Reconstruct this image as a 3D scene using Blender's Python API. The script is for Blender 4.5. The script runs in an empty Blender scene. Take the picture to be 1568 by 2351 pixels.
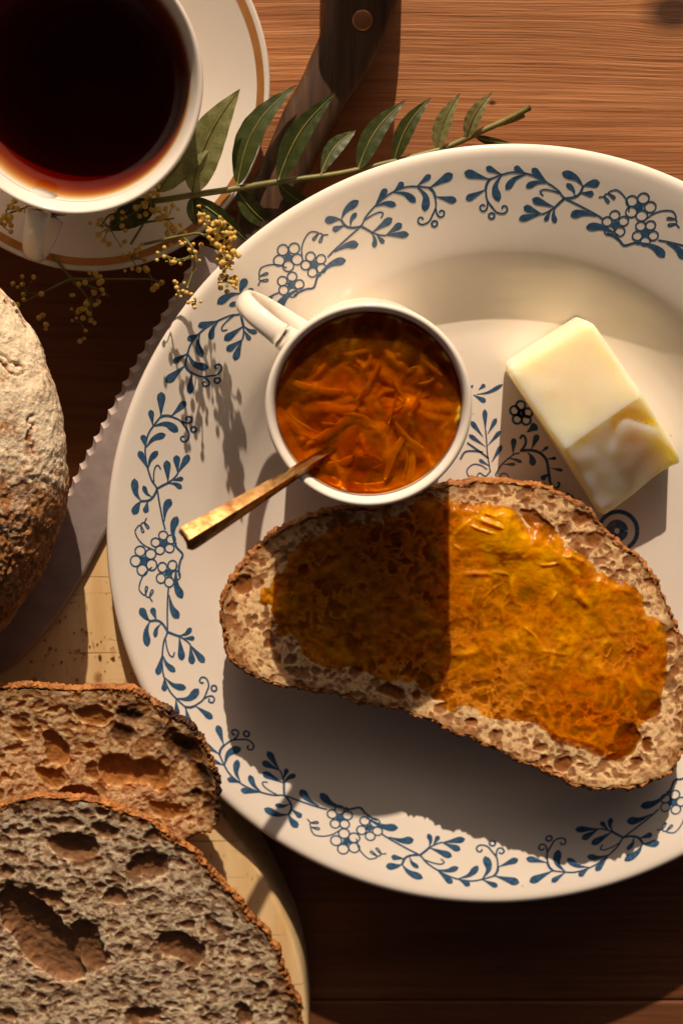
import bpy, math, random
import numpy as np
from mathutils import Vector

random.seed(7)
rng = np.random.default_rng(11)
sc = bpy.context.scene
COL = sc.collection
S = 0.01                                   # everything below is written in centimetres

# ------------------------------------------------------------------ camera, world, sun, exposure
TILT = math.radians(14.7)
FWD = np.array([0, -math.sin(TILT), -math.cos(TILT)])
UPV = np.array([0, math.cos(TILT), -math.sin(TILT)])
RGT = np.array([1.0, 0, 0])
FOC = 3265.0
TZ = -1.5                                  # height of the table top; the plate stands on a tall foot
CAM = np.array([-5.74, 14.33, 51.42])

cd = bpy.data.cameras.new('camera')
cam = bpy.data.objects.new('camera', cd)
COL.objects.link(cam)
cam.location = CAM * S
cam.rotation_euler = (-TILT, 0, 0)
cd.sensor_fit = 'HORIZONTAL'
cd.sensor_width = 24
cd.lens = 24 * FOC / 1568
cd.clip_start = 0.01
cd.clip_end = 20
cd.dof.use_dof = True
cd.dof.focus_distance = 0.487
cd.dof.aperture_fstop = 9
sc.camera = cam

SUN_EL = math.radians(22.5)
SUN_ROT = math.radians(1.0)
w = bpy.data.worlds.new('World')
sc.world = w
w.use_nodes = True
nt = w.node_tree
bg = nt.nodes['Background']
sky = nt.nodes.new('ShaderNodeTexSky')
sky.sky_type = 'NISHITA'
sky.sun_disc = False
sky.sun_elevation = SUN_EL
sky.sun_rotation = SUN_ROT
sky.air_density = 0.05
sky.dust_density = 2.4
sky.ozone_density = 0.3
nt.links.new(sky.outputs[0], bg.inputs[0])
bg.inputs[1].default_value = 0.07

sl = bpy.data.lights.new('sun', 'SUN')
sun = bpy.data.objects.new('sun', sl)
COL.objects.link(sun)
sl.energy = 5.0
sl.angle = math.radians(0.5)
sl.color = (1.0, 0.93, 0.85)
sun.rotation_euler = (-(math.pi / 2 - SUN_EL), 0, -SUN_ROT)
sun.location = (0, 1, 1)

sc.view_settings.view_transform = 'Standard'
sc.view_settings.look = 'None'
sc.view_settings.exposure = -0.26
sc.view_settings.gamma = 1
sc.view_settings.use_white_balance = True
sc.view_settings.white_balance_temperature = 8600
sc.view_settings.white_balance_tint = 19
sc.cycles.max_bounces = 10
sc.cycles.diffuse_bounces = 8
sc.cycles.glossy_bounces = 4
sc.cycles.transparent_max_bounces = 12
sc.cycles.sample_clamp_indirect = 6
sc.cycles.blur_glossy = 0.6


def P(u, v, z):
    """the point at height z seen at (u, v) of the 1568 x 2351 photograph"""
    d = FWD + (u - 784) / FOC * RGT - (v - 1175.5) / FOC * UPV
    return CAM + d * (z - CAM[2]) / d[2]


def Pp(u, v, p0, n):
    d = FWD + (u - 784) / FOC * RGT - (v - 1175.5) / FOC * UPV
    return CAM + d * (np.dot(p0 - CAM, n) / np.dot(d, n))


# ------------------------------------------------------------------ noise
def _h(ix, iy, iz, seed):
    M = np.uint32
    h = (ix.astype(np.int64) & 0xffffffff).astype(M) * M(374761393)
    h = h + (iy.astype(np.int64) & 0xffffffff).astype(M) * M(668265263)
    h = h + (iz.astype(np.int64) & 0xffffffff).astype(M) * M(2147483647) + M((seed * 974711) & 0xffffffff)
    h = (h ^ (h >> M(13))) * M(1274126177)
    h = (h ^ (h >> M(16))) * M(2246822519)
    h = h ^ (h >> M(15))
    return h.astype(np.float64) / 4294967295.0


def vn(p, seed=0):
    p = np.asarray(p, float)
    i = np.floor(p)
    f = p - i
    f = f * f * f * (f * (f * 6 - 15) + 10)
    ix, iy, iz = i[..., 0], i[..., 1], i[..., 2]
    r = 0
    for a in (0, 1):
        wa = f[..., 0] if a else 1 - f[..., 0]
        for b in (0, 1):
            wb = f[..., 1] if b else 1 - f[..., 1]
            for c in (0, 1):
                wc = f[..., 2] if c else 1 - f[..., 2]
                r = r + wa * wb * wc * _h(ix + a, iy + b, iz + c, seed)
    return r * 2 - 1


def fbm(p, o=4, seed=0, gain=0.5):
    r, a, q = 0, 1.0, np.asarray(p, float)
    for k in range(o):
        r = r + a * vn(q, seed + k)
        a *= gain
        q = q * 2.03 + 17.3
    return r


def sstep(a, b, x):
    t = np.clip((x - a) / (b - a), 0, 1)
    return t * t * (3 - 2 * t)


# ------------------------------------------------------------------ mesh helpers
def mk(name, V, F, mat, parent=None, smooth=True, attrs=None, flat_angle=None):
    V = np.asarray(V, float)
    org = np.array(parent.matrix_basis.translation) / S if parent is not None else np.zeros(3)
    if parent is not None and parent.parent is not None:
        org = org + np.array(parent.parent.matrix_basis.translation) / S
    me = bpy.data.meshes.new(name)
    if not isinstance(F, (list, tuple)) or (len(F) and not isinstance(F[0], np.ndarray)):
        F = [np.asarray(F)]
    F = [f for f in F if len(f)]
    nl = sum(f.size for f in F)
    npol = sum(len(f) for f in F)
    me.vertices.add(len(V))
    me.vertices.foreach_set('co', ((V - org) * S).astype(np.float32).ravel())
    me.loops.add(nl)
    me.polygons.add(npol)
    me.loops.foreach_set('vertex_index', np.concatenate([f.ravel() for f in F]).astype(np.int32))
    starts, k = [], 0
    for f in F:
        n = f.shape[1]
        starts.append(k + np.arange(len(f)) * n)
        k += f.size
    me.polygons.foreach_set('loop_start', np.concatenate(starts).astype(np.int32))
    me.update(calc_edges=True)
    me.validate()
    me.polygons.foreach_set('use_smooth', np.full(len(me.polygons), smooth))
    for an, av in (attrs or {}).items():
        a = me.attributes.new(an, 'FLOAT', 'POINT')
        a.data.foreach_set('value', np.asarray(av, np.float32))
    if mat is not None:
        me.materials.append(mat)
    o = bpy.data.objects.new(name, me)
    COL.objects.link(o)
    if parent is not None:
        o.parent = parent
    if flat_angle is not None:
        me.set_sharp_from_angle(angle=math.radians(flat_angle))
    return o


def thing(name, label, cat, loc, group=None, kind=None):
    o = bpy.data.objects.new(name, None)
    o.empty_display_size = 0.01
    o.location = np.asarray(loc, float) * S
    COL.objects.link(o)
    o['label'] = label
    o['category'] = cat
    if group:
        o['group'] = group
    if kind:
        o['kind'] = kind
    return o


def gridF(nu, nv, cu=False, cv=False, flip=False):
    iu = np.arange(nu if cu else nu - 1)
    iv = np.arange(nv if cv else nv - 1)
    a, b = np.meshgrid(iu, iv, indexing='ij')
    a2, b2 = (a + 1) % nu, (b + 1) % nv
    f = np.stack([a * nv + b, a2 * nv + b, a2 * nv + b2, a * nv + b2], -1).reshape(-1, 4)
    return f[:, ::-1] if flip else f


def cat(parts):
    Vs, F3, F4, k = [], [], [], 0
    for V, F in parts:
        for f in (F if isinstance(F, list) else [F]):
            (F3 if f.shape[1] == 3 else F4).append(f + k)
        Vs.append(V)
        k += len(V)
    out = []
    if F4:
        out.append(np.concatenate(F4))
    if F3:
        out.append(np.concatenate(F3))
    return np.concatenate(Vs), out


def crom(pts, n):
    """Catmull-Rom through open points, n samples"""
    p = np.asarray(pts, float)
    if len(p) == 2:
        t = np.linspace(0, 1, n)[:, None]
        return p[0] * (1 - t) + p[1] * t
    q = np.vstack([2 * p[0] - p[1], p, 2 * p[-1] - p[-2]])
    t = np.linspace(0, len(p) - 1 - 1e-9, n)
    i = t.astype(int)
    f = (t - i)[:, None]
    a, b, c, d = q[i], q[i + 1], q[i + 2], q[i + 3]
    return 0.5 * (2 * b + (c - a) * f + (2 * a - 5 * b + 4 * c - d) * f ** 2 + (3 * b - a - 3 * c + d) * f ** 3)


def closed(pts, n):
    p = np.asarray(pts, float)
    q = np.vstack([p[-2:], p, p[:3]])
    r = crom(q, (len(q) - 1) * 24 + 1)[48:48 + len(p) * 24 + 1]
    d = np.r_[0, np.cumsum(np.linalg.norm(np.diff(r, axis=0), axis=1))]
    s = np.linspace(0, d[-1], n, endpoint=False)
    return np.stack([np.interp(s, d, r[:, k]) for k in range(r.shape[1])], 1)


def frames(p):
    t = np.gradient(p, axis=0)
    t /= np.linalg.norm(t, axis=1)[:, None] + 1e-12
    return t


def tube(pts, rad, n=8, flat=1.0, up=(0, 0, 1), samples=None):
    p = crom(pts, samples) if samples else np.asarray(pts, float)
    m = len(p)
    r = np.interp(np.linspace(0, 1, m), np.linspace(0, 1, len(np.atleast_1d(rad))), np.atleast_1d(rad))
    t = frames(p)
    u = np.asarray(up, float)
    a = np.cross(t, u)
    a /= np.linalg.norm(a, axis=1)[:, None] + 1e-9
    b = np.cross(a, t)
    th = np.arange(n) / n * 2 * np.pi
    V = p[:, None] + r[:, None, None] * (a[:, None] * np.cos(th)[None, :, None] + flat * b[:, None] * np.sin(th)[None, :, None])
    V = V.reshape(-1, 3)
    F = gridF(m, n, cv=True, flip=True)
    V = np.vstack([V, p[0], p[-1]])
    k = np.arange(n)
    c0 = np.stack([np.full(n, m * n), k, (k + 1) % n], 1)
    c1 = np.stack([np.full(n, m * n + 1), (m - 1) * n + (k + 1) % n, (m - 1) * n + k], 1)
    return V, [F, np.vstack([c0, c1])]


def lathe(prof, n, cx, cy):
    p = np.asarray(prof, float)
    th = np.arange(n) / n * 2 * np.pi
    V = np.stack([cx + p[None, :, 0] * np.cos(th)[:, None], cy + p[None, :, 0] * np.sin(th)[:, None],
                  np.broadcast_to(p[None, :, 1], (n, len(p)))], -1).reshape(-1, 3)
    return V, [gridF(n, len(p), cu=True)]


def prism(poly, z0, z1, bev=0.1):
    """closed outline (m,2) -> rounded slab with n-gon caps fanned"""
    m = len(poly)
    c = poly.mean(0)
    t = np.roll(poly, -1, 0) - np.roll(poly, 1, 0)
    nrm = np.stack([t[:, 1], -t[:, 0]], 1)
    nrm /= np.linalg.norm(nrm, axis=1)[:, None]
    rows = []
    for off, z in ((bev, z0), (0, z0 + bev), (0, z1 - bev), (bev * .3, z1 - bev * .3), (bev, z1)):
        rows.append(np.c_[poly - nrm * off, np.full(m, z)])
    V = np.stack(rows, 1).reshape(-1, 3)
    F = gridF(m, 5, cu=True)
    k = np.arange(m)
    V = np.vstack([V, [c[0], c[1], z1], [c[0], c[1], z0]])
    top = np.stack([np.full(m, m * 5), k * 5 + 4, ((k + 1) % m) * 5 + 4], 1)
    bot = np.stack([np.full(m, m * 5 + 1), ((k + 1) % m) * 5, k * 5], 1)
    return V, [F, np.vstack([top, bot])]


def sphere(c, r, nu=12, nv=8):
    th = np.arange(nu) / nu * 2 * np.pi
    ph = np.linspace(0.0001, np.pi - 0.0001, nv)
    V = np.stack([np.cos(th)[:, None] * np.sin(ph), np.sin(th)[:, None] * np.sin(ph), np.broadcast_to(np.cos(ph), (nu, nv))], -1).reshape(-1, 3)
    return V * r + np.asarray(c), [gridF(nu, nv, cu=True, flip=True)]


# ------------------------------------------------------------------ material helpers
class M:
    def __init__(s, name):
        s.m = bpy.data.materials.new(name)
        s.m.use_nodes = True
        s.nt = s.m.node_tree
        s.b = s.nt.nodes['Principled BSDF']
        s.out = s.nt.nodes['Material Output']
        s.co = None

    def n(s, t, **kw):
        x = s.nt.nodes.new(t)
        for k, v in kw.items():
            setattr(x, k, v)
        return x

    def l(s, a, b):
        s.nt.links.new(a, b)

    def set(s, **kw):
        for k, v in kw.items():
            i = s.b.inputs[k.replace('_', ' ')]
            if hasattr(v, 'is_linked') or isinstance(v, bpy.types.NodeSocket):
                s.l(v, i)
            else:
                i.default_value = (*v, 1) if isinstance(v, tuple) and len(v) == 3 and i.type == 'RGBA' else v
        return s

    def coord(s, scale=(1, 1, 1), rot=(0, 0, 0)):
        if s.co is None:
            s.co = s.n('ShaderNodeTexCoord').outputs['Object']
        mp = s.n('ShaderNodeMapping')
        mp.inputs['Scale'].default_value = scale
        mp.inputs['Rotation'].default_value = rot
        s.l(s.co, mp.inputs['Vector'])
        return mp.outputs[0]

    def noise(s, scale, detail=4, rough=.55, vec=None, dist=0):
        x = s.n('ShaderNodeTexNoise')
        x.inputs['Scale'].default_value = scale
        x.inputs['Detail'].default_value = detail
        x.inputs['Roughness'].default_value = rough
        x.inputs['Distortion'].default_value = dist
        s.l(vec if vec is not None else s.coord(), x.inputs['Vector'])
        return x.outputs['Fac']

    def vor(s, scale, vec=None, feature='F1', out='Distance'):
        x = s.n('ShaderNodeTexVoronoi', feature=feature)
        x.inputs['Scale'].default_value = scale
        s.l(vec if vec is not None else s.coord(), x.inputs['Vector'])
        return x.outputs[out]

    def ramp(s, fac, stops, interp='LINEAR'):
        x = s.n('ShaderNodeValToRGB')
        x.color_ramp.interpolation = interp
        e = x.color_ramp.elements
        while len(e) < len(stops):
            e.new(0.5)
        for k, (p, c) in enumerate(stops):
            e[k].position = p
            e[k].color = (*c, 1) if not np.isscalar(c) else (c, c, c, 1)
        s.l(fac, x.inputs[0])
        return x.outputs[0]

    def mix(s, fac, a, b, mode='MIX'):
        x = s.n('ShaderNodeMix', data_type='RGBA', blend_type=mode)
        for i, v in ((0, fac), (6, a), (7, b)):
            if isinstance(v, bpy.types.NodeSocket):
                s.l(v, x.inputs[i])
            else:
                x.inputs[i].default_value = (*v, 1) if isinstance(v, tuple) else v
        return x.outputs[2]

    def math(s, op, a, b=0.0, clamp=False):
        x = s.n('ShaderNodeMath', operation=op, use_clamp=clamp)
        for i, v in ((0, a), (1, b)):
            if isinstance(v, bpy.types.NodeSocket):
                s.l(v, x.inputs[i])
            else:
                x.inputs[i].default_value = v
        return x.outputs[0]

    def attr(s, name):
        return s.n('ShaderNodeAttribute', attribute_name=name).outputs['Fac']

    def bump(s, h, strength=.5, dist=.001, prev=None):
        x = s.n('ShaderNodeBump')
        x.inputs['Strength'].default_value = strength
        x.inputs['Distance'].default_value = dist
        s.l(h, x.inputs['Height'])
        if prev is not None:
            s.l(prev, x.inputs['Normal'])
        return x.outputs[0]


# table wood -------------------------------------------------------
KNOTS = [(P(1545, 25, TZ), 0.9), (P(1130, 235, TZ), .12), (P(60, 980, TZ), .8)]
def table_wood(name, tone):
    m = M(name)
    base = m.n('ShaderNodeTexCoord').outputs['Object']
    sep = m.n('ShaderNodeSeparateXYZ')
    m.l(base, sep.inputs[0])
    kd = None
    yoff = None
    for (kp, kr) in KNOTS:
        v = m.n('ShaderNodeVectorMath', operation='SUBTRACT')
        m.l(base, v.inputs[0])
        v.inputs[1].default_value = (kp[0] * S, kp[1] * S, 0)
        sc_ = m.n('ShaderNodeVectorMath', operation='MULTIPLY')
        m.l(v.outputs[0], sc_.inputs[0])
        sc_.inputs[1].default_value = (1 / (kr * S * 1.5), 1 / (kr * S), 0)
        ln = m.n('ShaderNodeVectorMath', operation='LENGTH')
        m.l(sc_.outputs[0], ln.inputs[0])
        d = ln.outputs['Value']
        core = m.math('SUBTRACT', 1.15, d, clamp=True)
        kd = core if kd is None else m.math('MAXIMUM', kd, core)
        fall = m.math('DIVIDE', kr * S * 0.5, m.math('ADD', m.math('MULTIPLY', d, d), 1.0))
        s2 = m.n('ShaderNodeSeparateXYZ')
        m.l(sc_.outputs[0], s2.inputs[0])
        sg = m.math('MULTIPLY', m.math('MULTIPLY', s2.outputs['Y'], -1.0), fall)
        yoff = sg if yoff is None else m.math('ADD', yoff, sg)
    wob = m.math('MULTIPLY', m.math('SUBTRACT', m.noise(6, 2), .5), .006)
    yy = m.math('ADD', m.math('ADD', sep.outputs['Y'], yoff), wob)
    cmb = m.n('ShaderNodeCombineXYZ')
    m.l(sep.outputs['X'], cmb.inputs[0])
    m.l(yy, cmb.inputs[1])
    mp = m.n('ShaderNodeMapping')
    mp.inputs['Scale'].default_value = (5, 420, 1)
    m.l(cmb.outputs[0], mp.inputs[0])
    g1 = m.noise(1.0, 5, .6, mp.outputs[0])
    mp2 = m.n('ShaderNodeMapping')
    mp2.inputs['Scale'].default_value = (45, 1300, 1)
    m.l(cmb.outputs[0], mp2.inputs[0])
    g2 = m.noise(1.0, 3, .6, mp2.outputs[0])
    mp3 = m.n('ShaderNodeMapping')
    mp3.inputs['Scale'].default_value = (6, 40, 1)
    m.l(cmb.outputs[0], mp3.inputs[0])
    g3 = m.noise(1.0, 3, .6, mp3.outputs[0])
    c1 = m.ramp(g1, [(.30, (.42, .165, .066)), (.47, (.56, .235, .099)), (.70, (.64, .29, .13))])
    c2 = m.mix(m.ramp(g3, [(.35, .55), (.65, 0.0)]), c1, (.20, .065, .022))
    c3 = m.mix(m.ramp(g2, [(.25, .45), (.45, 0.0)]), c2, (.09, .03, .012))
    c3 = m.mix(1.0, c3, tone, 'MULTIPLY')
    c4 = m.mix(m.ramp(kd, [(0.15, 0.0), (.8, .9)]), c3, (.045, .018, .012))
    m.set(Base_Color=c4, Roughness=.55, Specular_IOR_Level=.3)
    nb = m.bump(g1, .7, .0007)
    nb = m.bump(g2, .5, .0004, nb)
    m.set(Normal=nb)
    return m.m


MAT_TABLE = table_wood('table wood', (1.0, 1.0, 1.0))
MAT_TABLE_SHADED = table_wood('table wood with painted shade', (.38, .33, .33))  # same wood darkened: deepens the shade on the nearer planks by colour

# porcelain --------------------------------------------------------
def porcelain(name, col, rough=.16, speck=True):
    m = M(name)
    c = m.mix(m.ramp(m.noise(60, 3), [(.4, 0.0), (.75, .35)]), col, tuple(x * y for x, y in zip(col, (.95, .92, .85))))
    if speck:
        v = m.vor(55)
        c = m.mix(m.ramp(v, [(0.0, .55), (.035, 0.0)]), c, (.35, .2, .09))
    m.set(Base_Color=c, Roughness=m.ramp(m.noise(45, 3), [(.35, rough), (.8, rough + .10)]), Specular_IOR_Level=.5)
    m.set(Normal=m.bump(m.noise(25, 2), .06, .002))
    return m.m


MAT_PLATE = porcelain('plate glaze', (.90, .84, .75))
MAT_CUP = porcelain('white porcelain', (.80, .75, .68), .12, False)
MAT_JUG = porcelain('cream porcelain', (.89, .83, .73), .14, False)
m = M('cobalt print')
m.set(Base_Color=m.ramp(m.noise(700, 2), [(.3, (.02, .075, .16)), (.7, (.055, .15, .27))]), Roughness=.2)
MAT_BLUE = m.m
m = M('gilt band')
m.set(Base_Color=m.ramp(m.noise(120, 3), [(.3, (.42, .17, .05)), (.7, (.55, .25, .08))]), Roughness=.35, Metallic=.35)
MAT_GILT = m.m
m = M('fine rim line')
m.set(Base_Color=(.34, .21, .13), Roughness=.3)
MAT_LINE = m.m
m = M('violet rim line')
m.set(Base_Color=(.20, .17, .28), Roughness=.25)
MAT_VIOLET = m.m

# board ------------------------------------------------------------
m = M('beech board')
v1 = m.coord((70, 9, 1), (0, 0, .12))
g = m.noise(1, 5, .6, v1, .4)
c = m.ramp(g, [(.3, (.66, .42, .19)), (.55, (.80, .58, .31)), (.75, (.86, .66, .38))])
fl = m.noise(1, 2, .5, m.coord((420, 110, 1), (0, 0, .15)))
c = m.mix(m.ramp(fl, [(.66, 0.0), (.72, .55)]), c, (.33, .16, .06))
kn = m.vor(75, m.coord((1, .6, 1)))
c = m.mix(m.ramp(kn, [(.05, .85), (.16, 0.0)]), c, (.30, .12, .035))
s1 = m.noise(1, 1, .5, m.coord((22, 900, 1), (0, 0, .35)))
s2 = m.noise(1, 1, .5, m.coord((18, 700, 1), (0, 0, -.9)))
scr = m.math('MAXIMUM', m.ramp(s1, [(.70, 0.0), (.74, .7)]), m.ramp(s2, [(.70, 0.0), (.74, .7)]))
c = m.mix(scr, c, (.36, .2, .085))
m.set(Base_Color=c, Roughness=.6, Specular_IOR_Level=.25, Normal=m.bump(m.math('SUBTRACT', g, scr), .35, .0006))
MAT_BOARD = m.m

m = M('walnut handle')
g = m.noise(1, 5, .6, m.coord((300, 22, 1), (0, 0, -.55)), .3)
m.set(Base_Color=m.ramp(g, [(.3, (.030, .013, .007)), (.55, (.085, .040, .019)), (.75, (.13, .065, .032))]), Roughness=.5,
      Normal=m.bump(g, .6, .0008))
MAT_HANDLE = m.m
m = M('copper rivet')
m.set(Base_Color=(.42, .17, .08), Roughness=.42, Metallic=.6)
MAT_RIVET = m.m
m = M('blade steel')
g = m.noise(1, 4, .6, m.coord((60, 1400, 1), (0, 0, 1.05)))
m.set(Base_Color=m.ramp(m.noise(160, 4), [(.3, (.42, .34, .32)), (.7, (.54, .46, .43))]), Metallic=.45,
      Roughness=m.ramp(g, [(.3, .38), (.7, .55)]), Normal=m.bump(g, .15, .0003))
MAT_BLADE = m.m
m = M('brass')
g = m.noise(75, 5, .65, None, .6)
c = m.ramp(g, [(.34, (.17, .08, .03)), (.5, (.44, .25, .10)), (.68, (.60, .38, .17))])
m.set(Base_Color=c, Metallic=1.0, Roughness=m.ramp(m.noise(220, 4), [(.3, .22), (.7, .45)]), Normal=m.bump(m.noise(110, 4), .35, .0010))
MAT_BRASS = m.m

# bread ------------------------------------------------------------
def crumb_mat(name, light, dark, deep):
    m = M(name)
    h = m.attr('hole')                       # depth of the pore, 0 surface .. 1 deep
    e = m.attr('edge')                       # closeness to the crust (baked darker)
    wv = m.n('ShaderNodeVectorMath', operation='ADD')
    nz = m.n('ShaderNodeTexNoise')
    nz.inputs['Scale'].default_value = 180
    m.l(m.coord(), nz.inputs['Vector'])
    sc2 = m.n('ShaderNodeVectorMath', operation='SCALE')
    m.l(nz.outputs['Color'], sc2.inputs[0])
    sc2.inputs['Scale'].default_value = .006
    m.l(m.co, wv.inputs[0])
    m.l(sc2.outputs[0], wv.inputs[1])
    v1 = m.vor(560, wv.outputs[0], 'DISTANCE_TO_EDGE')      # fine lacy cell walls
    v2 = m.vor(260, wv.outputs[0], 'DISTANCE_TO_EDGE')
    lace = m.math('MINIMUM', m.ramp(v1, [(.04, 0.0), (.42, 1.0)]), m.math('ADD', m.ramp(v2, [(.02, 0.0), (.30, 1.0)]), .25), clamp=True)
    lace = m.math('MULTIPLY', lace, m.ramp(m.noise(120, 3), [(.35, .25), (.65, 1.0)]))
    c = m.mix(lace, light, dark)
    dn = m.noise(300, 4, .65)
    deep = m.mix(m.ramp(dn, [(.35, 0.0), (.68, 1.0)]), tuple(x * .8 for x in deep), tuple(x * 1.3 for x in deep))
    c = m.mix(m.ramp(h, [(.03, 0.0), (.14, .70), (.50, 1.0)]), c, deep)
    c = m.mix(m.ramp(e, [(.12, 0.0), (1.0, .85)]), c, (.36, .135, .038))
    c = m.mix(m.math('MULTIPLY', m.attr('burn'), .96), c, (.035, .013, .007))
    m.set(Base_Color=c, Roughness=.6, Specular_IOR_Level=.18, Subsurface_Weight=.75, Subsurface_Scale=.006)
    m.b.inputs['Subsurface Radius'].default_value = (1.0, .5, .25)
    nb = m.bump(m.math('SUBTRACT', 1.0, lace), .2, .0006)
    m.set(Normal=nb)
    return m.m


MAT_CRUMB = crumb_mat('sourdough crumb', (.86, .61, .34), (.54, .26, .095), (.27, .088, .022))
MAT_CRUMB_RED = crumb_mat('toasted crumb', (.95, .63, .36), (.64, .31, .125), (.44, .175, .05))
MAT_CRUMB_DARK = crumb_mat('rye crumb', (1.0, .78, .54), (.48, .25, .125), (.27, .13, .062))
m = M('bread crust')
b = m.attr('bake')
n1 = m.noise(190, 5)
c = m.mix(m.ramp(n1, [(.32, 0.0), (.68, 1.0)]), (.50, .20, .055), (.25, .078, .02))
c = m.mix(m.ramp(b, [(.45, 0.0), (.95, .95)]), c, (.04, .015, .008))
m.set(Base_Color=c, Roughness=.55, Specular_IOR_Level=.35)
m.set(Normal=m.bump(m.noise(600, 4), .8, .0010))
MAT_CRUST = m.m
m = M('floured loaf crust')
f = m.attr('flour')
n1 = m.noise(150, 5)
c = m.mix(m.ramp(n1, [(.32, 0.0), (.68, 1.0)]), (.52, .24, .09), (.26, .09, .028))
fl = m.math('ADD', f, m.math('MULTIPLY', m.math('SUBTRACT', m.noise(620, 4, .7), .5), 2.0))
c = m.mix(m.ramp(fl, [(.22, 0.0), (.90, 1.0)]), c, (.84, .71, .51))
m.set(Base_Color=c, Roughness=.8, Specular_IOR_Level=.2, Normal=m.bump(m.noise(700, 4), .7, .0009))
MAT_LOAF = m.m

# marmalade, coffee, butter ----------------------------------------
def jelly(name, attr, thin, thick, cloud, gloss=.10, cloudmin=.2, cloudmax=.75):
    """clear orange jelly: tinted transparency that deepens with thickness, cloudy fruit pulp, wet surface"""
    m = M(name)
    t = m.attr(attr)
    pulp = m.attr('pulp')
    tint = m.ramp(t, [(0.0, thin), (1.0, thick)])
    tr = m.n('ShaderNodeBsdfTransparent')
    m.l(tint, tr.inputs[0])
    n1 = m.noise(110, 4, .6, None, 1.2)
    cc = m.ramp(m.math('ADD', n1, m.math('MULTIPLY', pulp, .20)), [(.36, cloud[0]), (.58, cloud[1]), (.85, cloud[2])])
    m.set(Base_Color=cc, Roughness=.3, Subsurface_Weight=.6, Subsurface_Scale=.004)
    m.b.inputs['Subsurface Radius'].default_value = (1.0, .4, .08)
    mx = m.n('ShaderNodeMixShader')
    m.l(m.ramp(m.math('ADD', m.noise(70, 4, .6, None, .8), m.math('MULTIPLY', pulp, .22)), [(.35, cloudmin), (.75, cloudmax)]), mx.inputs[0])
    m.l(tr.outputs[0], mx.inputs[1])
    m.l(m.b.outputs[0], mx.inputs[2])
    gl = m.n('ShaderNodeBsdfGlossy')
    gl.inputs['Roughness'].default_value = gloss
    fr = m.n('ShaderNodeFresnel')
    fr.inputs[0].default_value = 1.42
    nb = m.bump(m.noise(75, 3, .6), .7, .0020)
    nb = m.bump(m.noise(280, 2, .6), .55, .0009, nb)
    m.l(nb, gl.inputs['Normal'])
    m.l(nb, fr.inputs['Normal'])
    m.set(Normal=nb)
    m2 = m.n('ShaderNodeMixShader')
    geo = m.n('ShaderNodeNewGeometry')
    m.l(m.math('MULTIPLY', fr.outputs[0], m.math('SUBTRACT', 1.0, geo.outputs['Backfacing'])), m2.inputs[0])
    m.l(mx.outputs[0], m2.inputs[1])
    m.l(gl.outputs[0], m2.inputs[2])
    m.l(m2.outputs[0], m.out.inputs['Surface'])
    return m.m


MAT_SPREAD = jelly('marmalade spread', 'thick', (.98, .74, .36), (.87, .36, .035),
                   ((.50, .13, .006), (.74, .28, .010), (1.0, .47, .012)), .05, .0, .62)
MAT_JAM = jelly('marmalade', 'thick', (.96, .76, .36), (.80, .42, .08),
                ((.40, .09, .005), (.60, .18, .008), (.80, .36, .02)), .04, .0, .30)
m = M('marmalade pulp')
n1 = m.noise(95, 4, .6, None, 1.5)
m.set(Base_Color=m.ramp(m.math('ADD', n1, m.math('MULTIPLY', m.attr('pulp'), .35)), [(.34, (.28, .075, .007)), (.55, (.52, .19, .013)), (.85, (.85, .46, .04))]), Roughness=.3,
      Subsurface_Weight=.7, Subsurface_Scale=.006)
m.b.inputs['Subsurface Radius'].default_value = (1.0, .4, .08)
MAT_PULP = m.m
m = M('orange peel')
m.set(Base_Color=m.ramp(m.noise(160, 3), [(.3, (.52, .22, .016)), (.7, (.74, .38, .04))]), Roughness=.25, Subsurface_Weight=.5,
      Subsurface_Scale=.003, Coat_Weight=.5, Coat_Roughness=.08)
m.b.inputs['Subsurface Radius'].default_value = (1, .45, .08)
MAT_PEEL = m.m

m = M('coffee')
fr = m.n('ShaderNodeFresnel')
fr.inputs[0].default_value = 1.33
tr = m.n('ShaderNodeBsdfTransparent')
gl = m.n('ShaderNodeBsdfGlossy')
gl.inputs['Roughness'].default_value = .03
nb = m.bump(m.noise(30, 2), .05, .001)
m.l(nb, gl.inputs['Normal'])
mx = m.n('ShaderNodeMixShader')
geo = m.n('ShaderNodeNewGeometry')
m.l(m.math('MULTIPLY', fr.outputs[0], m.math('SUBTRACT', 1.0, geo.outputs['Backfacing'])), mx.inputs[0])
m.l(tr.outputs[0], mx.inputs[1])
m.l(gl.outputs[0], mx.inputs[2])
m.l(mx.outputs[0], m.out.inputs['Surface'])
va = m.n('ShaderNodeVolumeAbsorption')
va.inputs['Color'].default_value = (.84, .56, .08, 1)
va.inputs['Density'].default_value = 215
m.l(va.outputs[0], m.out.inputs['Volume'])
MAT_COFFEE = m.m

m = M('butter')
m.set(Base_Color=m.ramp(m.noise(50, 4), [(.3, (.90, .80, .55)), (.7, (.93, .85, .65))]), Roughness=.36, Subsurface_Weight=1.0,
      Subsurface_Scale=.020, Specular_IOR_Level=.4)
m.b.inputs['Subsurface Radius'].default_value = (1, .58, .12)
m.set(Normal=m.bump(m.noise(120, 4), .12, .001))
MAT_BUTTER = m.m

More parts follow.
